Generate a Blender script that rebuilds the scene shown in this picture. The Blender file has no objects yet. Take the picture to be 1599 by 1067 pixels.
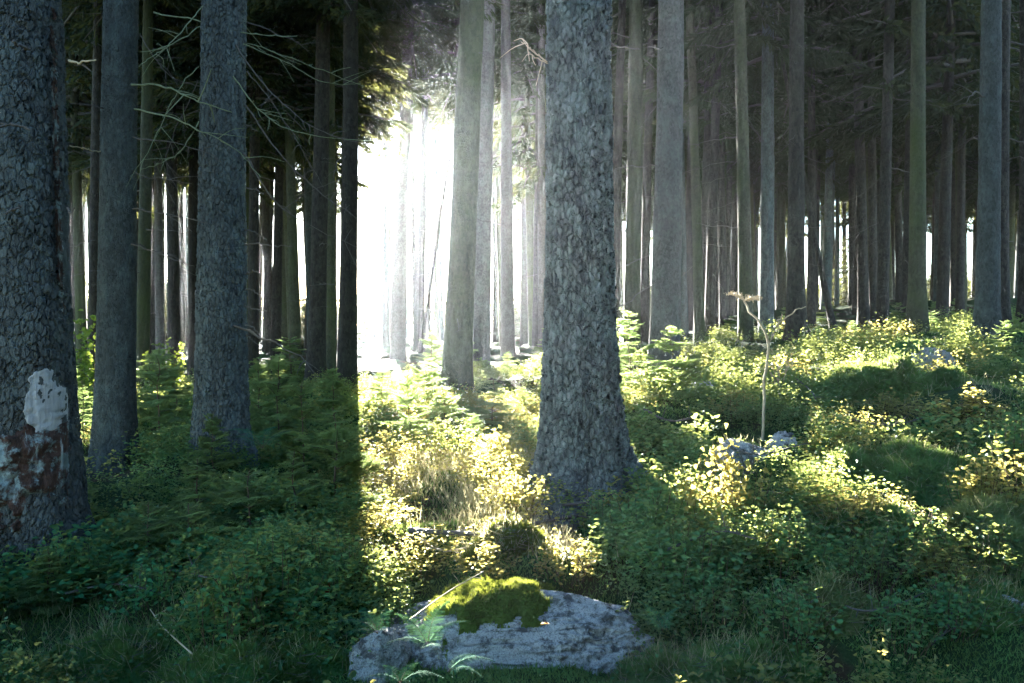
import bpy, math, random
import numpy as np
from mathutils import Vector, Matrix

# ------------------------------------------------------------------ camera, light, exposure
scene = bpy.context.scene
COL = scene.collection
R = math.radians
F = 1250.0                      # focal length in pixels of the 1599 px wide photo
CAM = (0.0, 0.0, 1.55)
PITCH = math.atan(33.5 / F)
cd = bpy.data.cameras.new('camera')
cd.sensor_width = 36.0
cd.lens = F / 1599 * 36.0
cd.clip_start = 0.05
cd.clip_end = 2000
cam = bpy.data.objects.new('camera', cd)
cam.location = CAM
cam.rotation_euler = (math.pi / 2 - PITCH, 0, 0)
COL.objects.link(cam)
scene.camera = cam

SUN_AZ = R(-11.2)               # measured from +Y towards +X
SUN_EL = R(10.2)
SDIR = Vector((math.sin(SUN_AZ) * math.cos(SUN_EL), math.cos(SUN_AZ) * math.cos(SUN_EL), math.sin(SUN_EL)))
world = bpy.data.worlds.new('World')
scene.world = world
world.use_nodes = True
wn = world.node_tree
wn.nodes.clear()
sky = wn.nodes.new('ShaderNodeTexSky')
sky.sky_type = 'NISHITA'
sky.sun_disc = False
sky.sun_elevation = SUN_EL
sky.sun_rotation = SUN_AZ
sky.altitude = 600
sky.air_density = 1.0
sky.dust_density = 0.3
sky.ozone_density = 2.5
bgn = wn.nodes.new('ShaderNodeBackground')
bgn.inputs['Strength'].default_value = 0.05
wo = wn.nodes.new('ShaderNodeOutputWorld')
wn.links.new(sky.outputs[0], bgn.inputs[0])
wn.links.new(bgn.outputs[0], wo.inputs[0])
sl = bpy.data.lights.new('sun', 'SUN')
sl.energy = 5.0
sl.angle = R(0.5)
sl.color = (1.0, 0.94, 0.85)
so = bpy.data.objects.new('sun', sl)
so.rotation_euler = (-SDIR).to_track_quat('-Z', 'Y').to_euler()
so.location = (-5, 20, 30)
COL.objects.link(so)

scene.view_settings.view_transform = 'Standard'
scene.view_settings.look = 'None'
scene.view_settings.exposure = 4.7
scene.view_settings.gamma = 1.0
cy = scene.cycles
cy.use_denoising = True
cy.max_bounces = 6
cy.diffuse_bounces = 2
cy.glossy_bounces = 2
cy.transmission_bounces = 3
cy.transparent_max_bounces = 4
cy.volume_bounces = 1
cy.sample_clamp_indirect = 6.0

HAZE_DENSITY = 0.00034
HAZE_G = 0.74

# ------------------------------------------------------------------ numpy helpers
def _hash(ix, iy, iz, seed):
    n = (ix.astype(np.int64) * 374761393 + iy.astype(np.int64) * 668265263 + iz.astype(np.int64) * 2147483647 + seed * 144665) & 0xffffffff
    n = ((n ^ (n >> 13)) * 1274126177) & 0xffffffff
    n = (n ^ (n >> 16)) & 0xffffffff
    return n.astype(np.float64) / 4294967295.0

def vnoise(P, seed=0):
    P = np.asarray(P, float)
    i = np.floor(P)
    f = P - i
    f = f * f * (3 - 2 * f)
    ix, iy, iz = i[..., 0], i[..., 1], i[..., 2]
    r = 0
    for dx in (0, 1):
        wx = f[..., 0] if dx else 1 - f[..., 0]
        for dy in (0, 1):
            wy = f[..., 1] if dy else 1 - f[..., 1]
            for dz in (0, 1):
                wz = f[..., 2] if dz else 1 - f[..., 2]
                r = r + wx * wy * wz * _hash(ix + dx, iy + dy, iz + dz, seed)
    return r * 2 - 1

def fbm(P, seed=0, octs=4):
    P = np.asarray(P, float)
    r, a = 0, 1.0
    for o in range(octs):
        r = r + a * vnoise(P * 2 ** o + 17.3 * o, seed + o)
        a *= 0.5
    return r

def sstep(a, b, x):
    t = np.clip((x - a) / (b - a), 0, 1)
    return t * t * (3 - 2 * t)

# bumps of the forest floor: (x, y, radius, height)
BUMPS = []

def gh(x, y):
    x = np.asarray(x, float)
    y = np.asarray(y, float)
    z = 0.03 + 0.30 * sstep(2.6, 6.2, y) + 0.020 * (np.clip(y, 6, 14) - 6) + 0.004 * (np.clip(y, 14, 60) - 14)
    ramp = sstep(0.5, 9.0, y) * 0.75 + 0.25
    xr = np.clip(x, 0, None)
    z = z + 0.16 * 7.0 * np.tanh(xr / 7.0) * ramp
    xl = np.clip(-x, 0, None)
    z = z - 0.045 * 8 * np.tanh(xl / 8.0) * ramp
    P = np.stack([x, y, np.zeros_like(x)], -1)
    z = z + 0.15 * vnoise(P * 0.75 + 3.1, 5) + 0.10 * vnoise(P * 1.7, 6) + 0.035 * vnoise(P * 4.3, 7)
    for (bx, by, br, bh) in BUMPS:
        d2 = ((x - bx) ** 2 + (y - by) ** 2) / br ** 2
        z = z + bh * np.exp(-d2 * 2)
    return z

def g1(x, y):
    return float(gh(np.array([x]), np.array([y]))[0])

def at(u, v, Y):
    r = (u - 799.5) / F
    up = (533.5 - v) / F
    d = Vector((r, math.cos(PITCH) + up * math.sin(PITCH), -math.sin(PITCH) + up * math.cos(PITCH)))
    return Vector(CAM) + d * (Y / d.y)

def xat(u, Y):
    return (u - 799.5) / F * Y

_YS = np.arange(2.0, 60, 0.02)
def on_ground(u, v):
    """first ground point seen through pixel (u, v)"""
    d = at(u, v, 1.0) - Vector(CAM)
    xs, zs = d.x * _YS, CAM[2] + d.z * _YS
    hit = np.nonzero(zs < gh(xs, _YS))[0]
    k = hit[0] if len(hit) else len(_YS) - 1
    return Vector((xs[k], _YS[k], g1(xs[k], _YS[k])))

class MB:
    """collects geometry, then links it as one mesh"""
    def __init__(self):
        self.V, self.Fq, self.Ft, self.n = [], [], [], 0
        self.mq, self.mt = [], []
    def add(self, V, quads=None, tris=None, m=0):
        V = np.asarray(V, float).reshape(-1, 3)
        if quads is not None and len(quads):
            q = np.asarray(quads, np.int64).reshape(-1, 4) + self.n
            self.Fq.append(q); self.mq.append(np.full(len(q), m))
        if tris is not None and len(tris):
            t = np.asarray(tris, np.int64).reshape(-1, 3) + self.n
            self.Ft.append(t); self.mt.append(np.full(len(t), m))
        self.V.append(V)
        self.n += len(V)
    def mesh(self, name, mats, smooth=False):
        me = bpy.data.meshes.new(name)
        V = np.concatenate(self.V) if self.V else np.zeros((0, 3))
        q = np.concatenate(self.Fq) if self.Fq else np.zeros((0, 4), np.int64)
        t = np.concatenate(self.Ft) if self.Ft else np.zeros((0, 3), np.int64)
        mi = np.concatenate(self.mq + self.mt) if (self.mq or self.mt) else np.zeros(0)
        me.vertices.add(len(V))
        me.vertices.foreach_set('co', V.astype(np.float32).ravel())
        loops = np.concatenate([q.ravel(), t.ravel()])
        me.loops.add(len(loops))
        me.loops.foreach_set('vertex_index', loops.astype(np.int32))
        st = np.concatenate([np.arange(len(q)) * 4, len(q) * 4 + np.arange(len(t)) * 3])
        me.polygons.add(len(st))
        me.polygons.foreach_set('loop_start', st.astype(np.int32))
        me.polygons.foreach_set('material_index', mi.astype(np.int32))
        if smooth:
            me.polygons.foreach_set('use_smooth', np.ones(len(st), bool))
        me.update(calc_edges=True)
        for mm in (mats if isinstance(mats, (list, tuple)) else [mats]):
            me.materials.append(mm)
        return me
    def build(self, name, mats, parent=None, smooth=False, loc=None):
        o = bpy.data.objects.new(name, self.mesh(name, mats, smooth))
        COL.objects.link(o)
        if parent is not None:
            o.parent = parent
        if loc is not None:
            o.location = loc
        return o

def frames(P):
    """tangent and two normals along a polyline"""
    P = np.asarray(P, float)
    T = np.gradient(P, axis=0)
    T /= np.linalg.norm(T, axis=1)[:, None] + 1e-12
    ref = np.where(np.abs(T[:, 2:3]) > 0.9, np.array([[1.0, 0, 0]]), np.array([[0, 0, 1.0]]))
    if np.mean(np.abs(T[:, 2])) > 0.7:
        ref = np.tile(np.array([[1.0, 0, 0]]), (len(P), 1))
    N = np.cross(T, ref); N /= np.linalg.norm(N, axis=1)[:, None] + 1e-12
    B = np.cross(T, N)
    return T, N, B

def tube(mb, P, rad, seg=6, m=0, cap=True):
    P = np.asarray(P, float)
    rad = np.broadcast_to(np.asarray(rad, float), (len(P),))
    T, N, B = frames(P)
    a = np.arange(seg) / seg * 2 * math.pi
    ring = np.cos(a)[None, :, None] * N[:, None, :] + np.sin(a)[None, :, None] * B[:, None, :]
    V = P[:, None, :] + ring * rad[:, None, None]
    n = len(P)
    i = np.arange(n - 1)[:, None] * seg
    j = np.arange(seg)[None, :]
    k = (j + 1) % seg
    Q = np.stack([i + j, i + seg + j, i + seg + k, i + k], -1).reshape(-1, 4)
    mb.add(V.reshape(-1, 3), quads=Q, m=m)
    if cap:
        tip = np.concatenate([V[-1], P[-1:] + T[-1:] * rad[-1] * 0.6])
        mb.add(tip, tris=[(x, (x + 1) % seg, seg) for x in range(seg)], m=m)

def spline(pts, n):
    """smooth curve through points (Catmull-Rom)"""
    P = np.asarray(pts, float)
    if len(P) == 2:
        t = np.linspace(0, 1, n)[:, None]
        return P[0] * (1 - t) + P[1] * t
    E = np.concatenate([[2 * P[0] - P[1]], P, [2 * P[-1] - P[-2]]])
    t = np.linspace(0, len(P) - 1 - 1e-6, n)
    k = t.astype(int); f = (t - k)[:, None]
    a, b, c, d = E[k], E[k + 1], E[k + 2], E[k + 3]
    return 0.5 * (2 * b + (c - a) * f + (2 * a - 5 * b + 4 * c - d) * f ** 2 + (3 * b - a - 3 * c + d) * f ** 3)

def unit(a):
    a = np.asarray(a, float)
    return a / (np.linalg.norm(a, axis=-1, keepdims=True) + 1e-12)

def leaves(mb, P, D, S, L, W, fold=0.25, m=0):
    """hexagonal folded leaves: base P, direction D, side S, length L, width W"""
    P, D, S = np.asarray(P), unit(D), np.asarray(S)
    N = unit(np.cross(D, S)); S = unit(np.cross(N, D))
    L = np.broadcast_to(L, (len(P),))[:, None]; W = np.broadcast_to(W, (len(P),))[:, None]
    up = N * W * fold
    V = np.stack([P, P + D * L * .30 + S * W * .5 + up, P + D * L * .70 + S * W * .42 + up, P + D * L - N * L * .08,
                  P + D * L * .70 - S * W * .42 + up, P + D * L * .30 - S * W * .5 + up], 1)
    n = len(P)
    o = np.arange(n)[:, None] * 6
    Q = np.concatenate([o + np.array([[0, 1, 2, 3]]), o + np.array([[0, 3, 4, 5]])])
    mb.add(V.reshape(-1, 3), quads=Q, m=m)

def slivers(mb, P, D, S, L, W, m=0):
    """thin pointed triangles (needles, blades)"""
    P, D, S = np.asarray(P), unit(D), unit(S)
    L = np.broadcast_to(L, (len(P),))[:, None]; W = np.broadcast_to(W, (len(P),))[:, None]
    V = np.stack([P - S * W * .5, P + S * W * .5, P + D * L], 1)
    mb.add(V.reshape(-1, 3), tris=np.arange(len(P) * 3).reshape(-1, 3), m=m)

def diamonds(mb, P, D, S, L, W, m=0):
    P, D, S = np.asarray(P), unit(D), unit(S)
    L = np.broadcast_to(L, (len(P),))[:, None]; W = np.broadcast_to(W, (len(P),))[:, None]
    V = np.stack([P, P + D * L * .4 + S * W * .5, P + D * L, P + D * L * .4 - S * W * .5], 1)
    mb.add(V.reshape(-1, 3), quads=np.arange(len(P) * 4).reshape(-1, 4), m=m)

# ------------------------------------------------------------------ object helpers
def tag(o, label=None, cat=None, group=None, kind=None):
    if label: o['label'] = label
    if cat: o['category'] = cat
    if group: o['group'] = group
    if kind: o['kind'] = kind
    return o

def empty(name, loc, label=None, cat=None, group=None, rz=0.0):
    o = bpy.data.objects.new(name, None)
    COL.objects.link(o)
    o.location = loc
    o.rotation_euler = (0, 0, rz)
    o.empty_display_size = 0.1
    return tag(o, label, cat, group)

def child(name, me, parent, loc=(0, 0, 0), rot=(0, 0, 0), scale=(1, 1, 1)):
    o = bpy.data.objects.new(name, me)
    COL.objects.link(o)
    o.parent = parent
    o.location = loc
    o.rotation_euler = rot
    o.scale = scale
    return o

# ------------------------------------------------------------------ materials
class NT:
    def __init__(self, name):
        self.mat = bpy.data.materials.new(name)
        self.mat.use_nodes = True
        self.t = self.mat.node_tree
        self.t.nodes.clear()
        self.out = self.n('ShaderNodeOutputMaterial')
    def n(self, typ, **kw):
        nd = self.t.nodes.new(typ)
        for k, v in kw.items():
            setattr(nd, k, v)
        return nd
    def l(self, a, b):
        self.t.links.new(a, b)
    def pos(self, scale=(1, 1, 1)):
        g = self.n('ShaderNodeNewGeometry')
        m = self.n('ShaderNodeMapping')
        m.inputs['Scale'].default_value = scale
        self.l(g.outputs['Position'], m.inputs['Vector'])
        return m.outputs[0]
    def noise(self, vec, scale, detail=4, rough=.55, dist=0.0):
        nd = self.n('ShaderNodeTexNoise')
        nd.inputs['Scale'].default_value = scale
        nd.inputs['Detail'].default_value = detail
        nd.inputs['Roughness'].default_value = rough
        nd.inputs['Distortion'].default_value = dist
        self.l(vec, nd.inputs['Vector'])
        return nd
    def vor(self, vec, scale, feature='F1', rnd=1.0):
        nd = self.n('ShaderNodeTexVoronoi', feature=feature)
        nd.inputs['Scale'].default_value = scale
        nd.inputs['Randomness'].default_value = rnd
        self.l(vec, nd.inputs['Vector'])
        return nd
    def ramp(self, fac, stops):
        nd = self.n('ShaderNodeValToRGB')
        e = nd.color_ramp.elements
        while len(e) < len(stops):
            e.new(0.5)
        for el, (p, c) in zip(e, stops):
            el.position = p
            el.color = (*c, 1) if len(c) == 3 else c
        self.l(fac, nd.inputs[0])
        return nd.outputs[0]
    def mix(self, fac, a, b, blend='MIX'):
        nd = self.n('ShaderNodeMix', data_type='RGBA', blend_type=blend)
        for s, v in ((0, fac), (6, a), (7, b)):
            if isinstance(v, (int, float)): nd.inputs[s].default_value = v
            elif isinstance(v, tuple): nd.inputs[s].default_value = (*v, 1)
            else: self.l(v, nd.inputs[s])
        return nd.outputs[2]
    def math(self, op, a, b=0.0, clamp=False):
        nd = self.n('ShaderNodeMath', operation=op, use_clamp=clamp)
        for s, v in ((0, a), (1, b)):
            if isinstance(v, (int, float)): nd.inputs[s].default_value = v
            else: self.l(v, nd.inputs[s])
        return nd.outputs[0]
    def bump(self, h, strength, dist):
        nd = self.n('ShaderNodeBump')
        nd.inputs['Strength'].default_value = strength
        nd.inputs['Distance'].default_value = dist
        self.l(h, nd.inputs['Height'])
        return nd.outputs[0]
    def pbsdf(self, col, rough=.85, nrm=None, spec=.3):
        nd = self.n('ShaderNodeBsdfPrincipled')
        if isinstance(col, tuple): nd.inputs['Base Color'].default_value = (*col, 1)
        else: self.l(col, nd.inputs['Base Color'])
        nd.inputs['Roughness'].default_value = rough
        nd.inputs['Specular IOR Level'].default_value = spec
        if nrm is not None: self.l(nrm, nd.inputs['Normal'])
        return nd.outputs[0]
    def finish(self, sh):
        self.l(sh, self.out.inputs['Surface'])
        return self.mat

def bark_mat(name, lo, hi, lichen, cell=22.0, zs=0.62, disp=0.0, bump=.012, lich_amt=.5, moss=None):
    t = NT(name)
    p = t.pos((1, 1, zs))
    wn_ = t.noise(p, cell * .55, 3, .6)
    wv = t.n('ShaderNodeVectorMath', operation='MULTIPLY_ADD')
    t.l(wn_.outputs['Color'], wv.inputs[0])
    wv.inputs[1].default_value = (.055 * 22 / cell,) * 3
    t.l(p, wv.inputs[2])
    w = wv.outputs[0]
    ve = t.vor(w, cell, 'DISTANCE_TO_EDGE')
    vc = t.vor(w, cell, 'F1')
    sep = t.n('ShaderNodeSeparateColor'); t.l(vc.outputs['Color'], sep.inputs[0])
    fine = t.noise(p, cell * 5, 5, .65)
    mid = t.noise(p, cell * 1.6, 4, .6)
    big = t.noise(p, 2.3, 4, .6)
    edge = t.n('ShaderNodeMapRange', interpolation_type='SMOOTHSTEP')
    edge.inputs['From Max'].default_value = .13
    t.l(ve.outputs['Distance'], edge.inputs['Value'])
    h = t.math('MULTIPLY', edge.outputs[0], t.math('ADD', t.math('MULTIPLY', sep.outputs[0], .8), .35))
    h = t.math('ADD', h, t.math('MULTIPLY', mid.outputs[0], .7))
    h = t.math('ADD', h, t.math('MULTIPLY', fine.outputs[0], .35))
    h = t.math('MULTIPLY', h, t.math('ADD', t.math('MULTIPLY', t.noise(p, 3.4, 4, .65).outputs[0], 1.3), .35))
    base = t.mix(t.math('ADD', t.math('MULTIPLY', sep.outputs[1], .55), t.math('MULTIPLY', fine.outputs[0], .45)), lo, hi)
    lf = t.ramp(t.noise(p, 9, 6, .7).outputs[0], [(.48, (0, 0, 0)), (.62, (1, 1, 1))])
    lf2 = t.math('MULTIPLY', lf, lich_amt)
    c = t.mix(lf2, base, lichen)
    oi = t.n('ShaderNodeObjectInfo')
    c = t.mix(t.math('MULTIPLY', big.outputs[0], .5), c, t.mix(.6, c, (.05, .045, .035)))
    if moss:
        mf = t.ramp(t.noise(p, 1.4, 5, .65).outputs[0], [(.45, (0, 0, 0)), (.7, (1, 1, 1))])
        c = t.mix(t.math('MULTIPLY', mf, .8), c, moss)
    vr = t.n('ShaderNodeMapRange')
    vr.inputs['To Min'].default_value = .75; vr.inputs['To Max'].default_value = 1.2
    t.l(oi.outputs['Random'], vr.inputs['Value'])
    hs = t.n('ShaderNodeHueSaturation'); t.l(c, hs.inputs['Color']); t.l(vr.outputs[0], hs.inputs['Value'])
    nrm = t.bump(h, 1.0, bump)
    t.finish(t.pbsdf(hs.outputs[0], .88, nrm if not disp else t.bump(t.math('ADD', fine.outputs[0], mid.outputs[0]), .7, .006), .25))
    if disp:
        d = t.n('ShaderNodeDisplacement')
        d.inputs['Midlevel'].default_value = .8
        d.inputs['Scale'].default_value = disp
        t.l(h, d.inputs['Height'])
        t.l(d.outputs[0], t.out.inputs['Displacement'])
        t.mat.displacement_method = 'BOTH'
    return t.mat

M = {}
M['bark_main'] = bark_mat('scaly_grey_bark', (.04, .055, .056), (.21, .25, .245), (.30, .38, .36), 33, .5, disp=.024, lich_amt=.45)
M['bark_left'] = bark_mat('coarse_dark_bark', (.035, .045, .045), (.14, .165, .165), (.22, .29, .28), 36, .5, disp=.017, lich_amt=.35)
M['bark_fine'] = bark_mat('fine_grey_bark', (.035, .045, .045), (.13, .155, .15), (.18, .25, .24), 52, .55, disp=.008, lich_amt=.4)
M['bark_mid'] = bark_mat('brown_spruce_bark', (.010, .009, .008), (.085, .074, .060), (.11, .115, .085), 34, .5, bump=.022, lich_amt=.3)
M['bark_pale'] = bark_mat('pale_spruce_bark', (.07, .065, .06), (.20, .185, .17), (.22, .235, .21), 44, .7, bump=.010, lich_amt=.4)
M['bark_green'] = bark_mat('algae_green_bark', (.04, .043, .025), (.12, .125, .075), (.14, .165, .09), 40, .6, bump=.010, lich_amt=.4, moss=(.075, .10, .03))

def leaf_mat(name, c1, c2, trans, tw=.5, nscale=3.0, rough=.6, spec=.22):
    t = NT(name)
    p = t.pos()
    f = t.noise(p, nscale, 3, .6)
    f2 = t.noise(p, nscale * 14, 2, .6)
    fac = t.ramp(t.math('ADD', t.math('MULTIPLY', f.outputs[0], .6), t.math('MULTIPLY', f2.outputs[0], .4)), [(.36, (0, 0, 0)), (.64, (1, 1, 1))])
    c = t.mix(fac, c1, c2)
    oi = t.n('ShaderNodeObjectInfo')
    hs = t.n('ShaderNodeHueSaturation')
    vr = t.n('ShaderNodeMapRange'); vr.inputs['To Min'].default_value = .8; vr.inputs['To Max'].default_value = 1.2
    t.l(oi.outputs['Random'], vr.inputs['Value']); t.l(vr.outputs[0], hs.inputs['Value']); t.l(c, hs.inputs['Color'])
    d = t.pbsdf(hs.outputs[0], rough, None, spec)
    tr = t.n('ShaderNodeBsdfTranslucent')
    tc = t.mix(.65, hs.outputs[0], trans)
    t.l(tc, tr.inputs[0])
    ms = t.n('ShaderNodeMixShader'); ms.inputs[0].default_value = tw
    t.l(d, ms.inputs[1]); t.l(tr.outputs[0], ms.inputs[2])
    return t.finish(ms.outputs[0])

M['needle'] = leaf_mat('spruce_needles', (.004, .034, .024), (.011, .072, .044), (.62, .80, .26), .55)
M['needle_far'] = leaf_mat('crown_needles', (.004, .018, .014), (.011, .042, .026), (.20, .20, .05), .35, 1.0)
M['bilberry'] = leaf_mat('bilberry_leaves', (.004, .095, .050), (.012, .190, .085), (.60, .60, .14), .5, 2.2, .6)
M['bilberry_sunlit'] = leaf_mat('sunlit_bilberry_leaves', (.022, .10, .045), (.06, .14, .05), (.85, .68, .18), .55, 5.0, .5)  # bilberry leaves with the sun's yellow put into their colour
M['fern'] = leaf_mat('fern_leaflets', (.02, .10, .06), (.04, .16, .085), (.12, .24, .07), .25, 4.0, .9, .03)
M['moss'] = leaf_mat('moss_fronds', (.010, .060, .024), (.050, .20, .070), (.52, .62, .14), .45, 7.0, .8)
M['moss_dark'] = leaf_mat('dark_cushion_moss', (.022, .065, .010), (.10, .18, .028), (.45, .48, .07), .35, 20.0, .85)
M['moss_pale'] = leaf_mat('pale_moss_fronds', (.035, .085, .035), (.12, .22, .09), (.58, .60, .18), .45, 7.0, .85)
M['grass'] = leaf_mat('dry_grass_blades', (.16, .17, .08), (.38, .33, .18), (.88, .80, .45), .55, 9.0, .6)
M['broad'] = leaf_mat('young_broadleaf', (.05, .15, .03), (.10, .22, .05), (.40, .45, .06), .5, 4.0, .5)
M['redleaf'] = leaf_mat('red_leaf', (.22, .02, .012), (.30, .035, .015), (.5, .06, .02), .3, 20.0, .5)
M['brownleaf'] = leaf_mat('dry_brown_leaf', (.28, .12, .03), (.42, .22, .06), (.5, .25, .06), .3, 20.0, .6)

def simple_bark(name, a, b, scale=60):
    t = NT(name)
    p = t.pos((1, 1, .5))
    f = t.noise(p, scale, 5, .65)
    return t.finish(t.pbsdf(t.mix(f.outputs[0], a, b), .85, t.bump(f.outputs[0], .6, .004), .25))
M['twig'] = simple_bark('dead_twig_bark', (.045, .042, .038), (.17, .155, .135))
M['twig_green'] = simple_bark('algae_covered_twig', (.11, .14, .08), (.28, .33, .20))
M['stem'] = simple_bark('sapling_stem', (.07, .05, .03), (.16, .11, .07))
M['straw'] = simple_bark('withered_stalk', (.32, .26, .16), (.55, .46, .30))

def rock_mat():
    t = NT('lichen_granite')
    p = t.pos()
    big = t.noise(p, 4.0, 6, .62, .6)
    fine = t.noise(p, 40, 6, .7)
    lich = t.ramp(t.noise(p, 8.5, 7, .72, .4).outputs[0], [(.39, (0, 0, 0)), (.46, (1, 1, 1))])
    grn = t.ramp(t.noise(p, 5.0, 6, .7).outputs[0], [(.50, (0, 0, 0)), (.66, (1, 1, 1))])
    dark = t.ramp(t.noise(p, 14.0, 5, .7).outputs[0], [(.39, (1, 1, 1)), (.48, (0, 0, 0))])
    c = t.mix(big.outputs[0], (.11, .115, .105), (.32, .33, .31))
    c = t.mix(t.math('MULTIPLY', grn, .7), c, (.13, .15, .06))
    c = t.mix(t.math('MULTIPLY', lich, .9), c, t.mix(fine.outputs[0], (.42, .47, .47), (.80, .83, .82)))
    c = t.mix(t.math('MULTIPLY', dark, .8), c, (.03, .03, .03))
    c = t.mix(t.math('MULTIPLY', fine.outputs[0], .28), c, (.06, .06, .06))
    c = t.mix(t.ramp(t.noise(p, 150, 3, .7).outputs[0], [(.40, (.55, .55, .55)), (.5, (0, 0, 0))]), c, (.05, .05, .055))
    h = t.math('ADD', fine.outputs[0], t.math('MULTIPLY', t.noise(p, 15, 5, .65).outputs[0], 1.6))
    return t.finish(t.pbsdf(c, .9, t.bump(h, 1.0, .035), .25))
M['rock'] = rock_mat()

def ground_mat():
    t = NT('forest_floor')
    p = t.pos()
    a = t.noise(p, 1.3, 6, .65)
    b = t.noise(p, 22, 6, .7)
    c = t.noise(p, 90, 4, .7)
    moss = t.mix(b.outputs[0], (.012, .035, .012), (.055, .11, .035))
    lit = t.mix(b.outputs[0], (.03, .022, .014), (.10, .07, .04))
    f = t.ramp(a.outputs[0], [(.50, (0, 0, 0)), (.62, (1, 1, 1))])
    col = t.mix(f, moss, lit)
    h = t.math('ADD', b.outputs[0], t.math('MULTIPLY', c.outputs[0], .4))
    return t.finish(t.pbsdf(col, .95, t.bump(h, 1.0, .05), .15))
M['ground'] = ground_mat()

def wood_mat():
    t = NT('bare_weathered_wood')
    p = t.pos((1, 1, .12))
    f = t.noise(p, 45, 5, .65, .4)
    g = t.noise(t.pos(), 10, 5, .6)
    c = t.mix(f.outputs[0], (.16, .18, .18), (.66, .69, .69))
    c = t.mix(t.math('MULTIPLY', g.outputs[0], .3), c, (.12, .11, .10))
    return t.finish(t.pbsdf(c, .75, t.bump(f.outputs[0], .9, .012), .3))
M['wood'] = wood_mat()

def rot_mat():
    t = NT('rotten_red_wood')
    p = t.pos((1, 1, .3))
    f = t.noise(p, 14, 6, .7, .5)
    g = t.noise(t.pos(), 9, 6, .7)
    c = t.ramp(f.outputs[0], [(.3, (.02, .015, .012)), (.45, (.05, .03, .023)), (.58, (.085, .05, .04)), (.66, (.36, .41, .41))])
    m_ = t.ramp(g.outputs[0], [(.5, (0, 0, 0)), (.6, (1, 1, 1))])
    c = t.mix(t.math('MULTIPLY', m_, .7), c, (.30, .42, .42))
    return t.finish(t.pbsdf(c, .9, t.bump(f.outputs[0], 1.0, .04), .2))
M['rot'] = rot_mat()
# ------------------------------------------------------------------ forest floor
rng = np.random.default_rng(11)
random.seed(5)

BUMPS += [(-.05, 4.25, .7, .10),        # bank behind the foreground boulder
          (xat(1400, 8.6), 9.0, .8, .18), (xat(1300, 6.2), 6.3, .7, .14), (xat(1350, 4.7), 4.9, .5, .12),
          (xat(380, 3.7), 3.8, .55, .16), (xat(1560, 4.9), 5.0, .5, .08), (xat(1500, 7.0), 7.1, 1.0, .12),
          (xat(300, 6.0), 6.0, 1.2, -.10), (xat(1480, 24), 25, 7, .5)]

def build_ground():
    nY, nX = 420, 420
    t = np.linspace(0, 1, nY)
    Y = -4 + 164 * t ** 2.6 + 8 * t
    s = np.linspace(-1, 1, nX)
    s = np.sign(s) * np.abs(s) ** 1.5
    YY, SS = np.meshgrid(Y, s, indexing='ij')
    XX = SS * (5 + 1.1 * np.clip(YY + 4, 0, None))
    ZZ = gh(XX, YY)
    V = np.stack([XX, YY, ZZ], -1).reshape(-1, 3)
    i = np.arange(nY - 1)[:, None] * nX; j = np.arange(nX - 1)[None, :]
    Q = np.stack([i + j, i + j + 1, i + nX + j + 1, i + nX + j], -1).reshape(-1, 4)
    mb = MB(); mb.add(V, quads=Q)
    o = mb.build('ground', M['ground'], smooth=True)
    tag(o, 'mossy uneven forest floor rising to the dark stand', 'ground', kind='structure')
build_ground()

# ------------------------------------------------------------------ trees
def trunk_mesh(name, mat, H, r, lean=(0, 0), curve=0.0, seg=24, dense_to=7.0, dz=.10, flare=.10, seed=0, rough=.03, roots=5, flare_h=.25, sink=.35):
    z1 = np.arange(-sink, dense_to, dz)
    z2 = np.arange(dense_to, H + .01, .5)
    z = np.concatenate([z1, z2])
    a = np.arange(seg) / seg * 2 * math.pi
    ZZ, AA = np.meshgrid(z, a, indexing='ij')
    zc = np.clip(ZZ, 0, None)
    rr = r * (1.06 - .62 * (zc / H) ** 1.0 - .2 * (zc / H) ** 4) * np.where(zc > H * .93, np.clip((H - zc) / (H * .07), .05, 1), 1)
    P = np.stack([np.cos(AA) * 1.2, np.sin(AA) * 1.2, ZZ * .8], -1)
    rr = rr * (1 + rough * fbm(P + seed * 7.7, seed, 3))
    ph = seed * 1.3
    lob = .50 + .55 * np.cos(roots * AA + ph) * np.cos(2 * AA + ph * 2) + .25 * np.cos(3 * AA + ph) + .2 * vnoise(np.stack([np.cos(AA) * 3, np.sin(AA) * 3, ZZ * 3], -1), seed + 3)
    rr = rr + flare * np.exp(-zc / flare_h) * lob + flare * .35 * np.exp(-zc / (flare_h * 3))
    cx = lean[0] * ZZ + curve * np.sin(ZZ / H * 5 + seed) * .1
    cyy = lean[1] * ZZ + curve * np.cos(ZZ / H * 4 + seed) * .1
    V = np.stack([cx + rr * np.cos(AA), cyy + rr * np.sin(AA), ZZ], -1).reshape(-1, 3)
    n = len(z)
    i = np.arange(n - 1)[:, None] * seg; j = np.arange(seg)[None, :]; k = (j + 1) % seg
    Q = np.stack([i + j, i + k, i + seg + k, i + seg + j], -1).reshape(-1, 4)
    mb = MB(); mb.add(V, quads=Q)
    return mb.mesh(name, mat, True)

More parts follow.
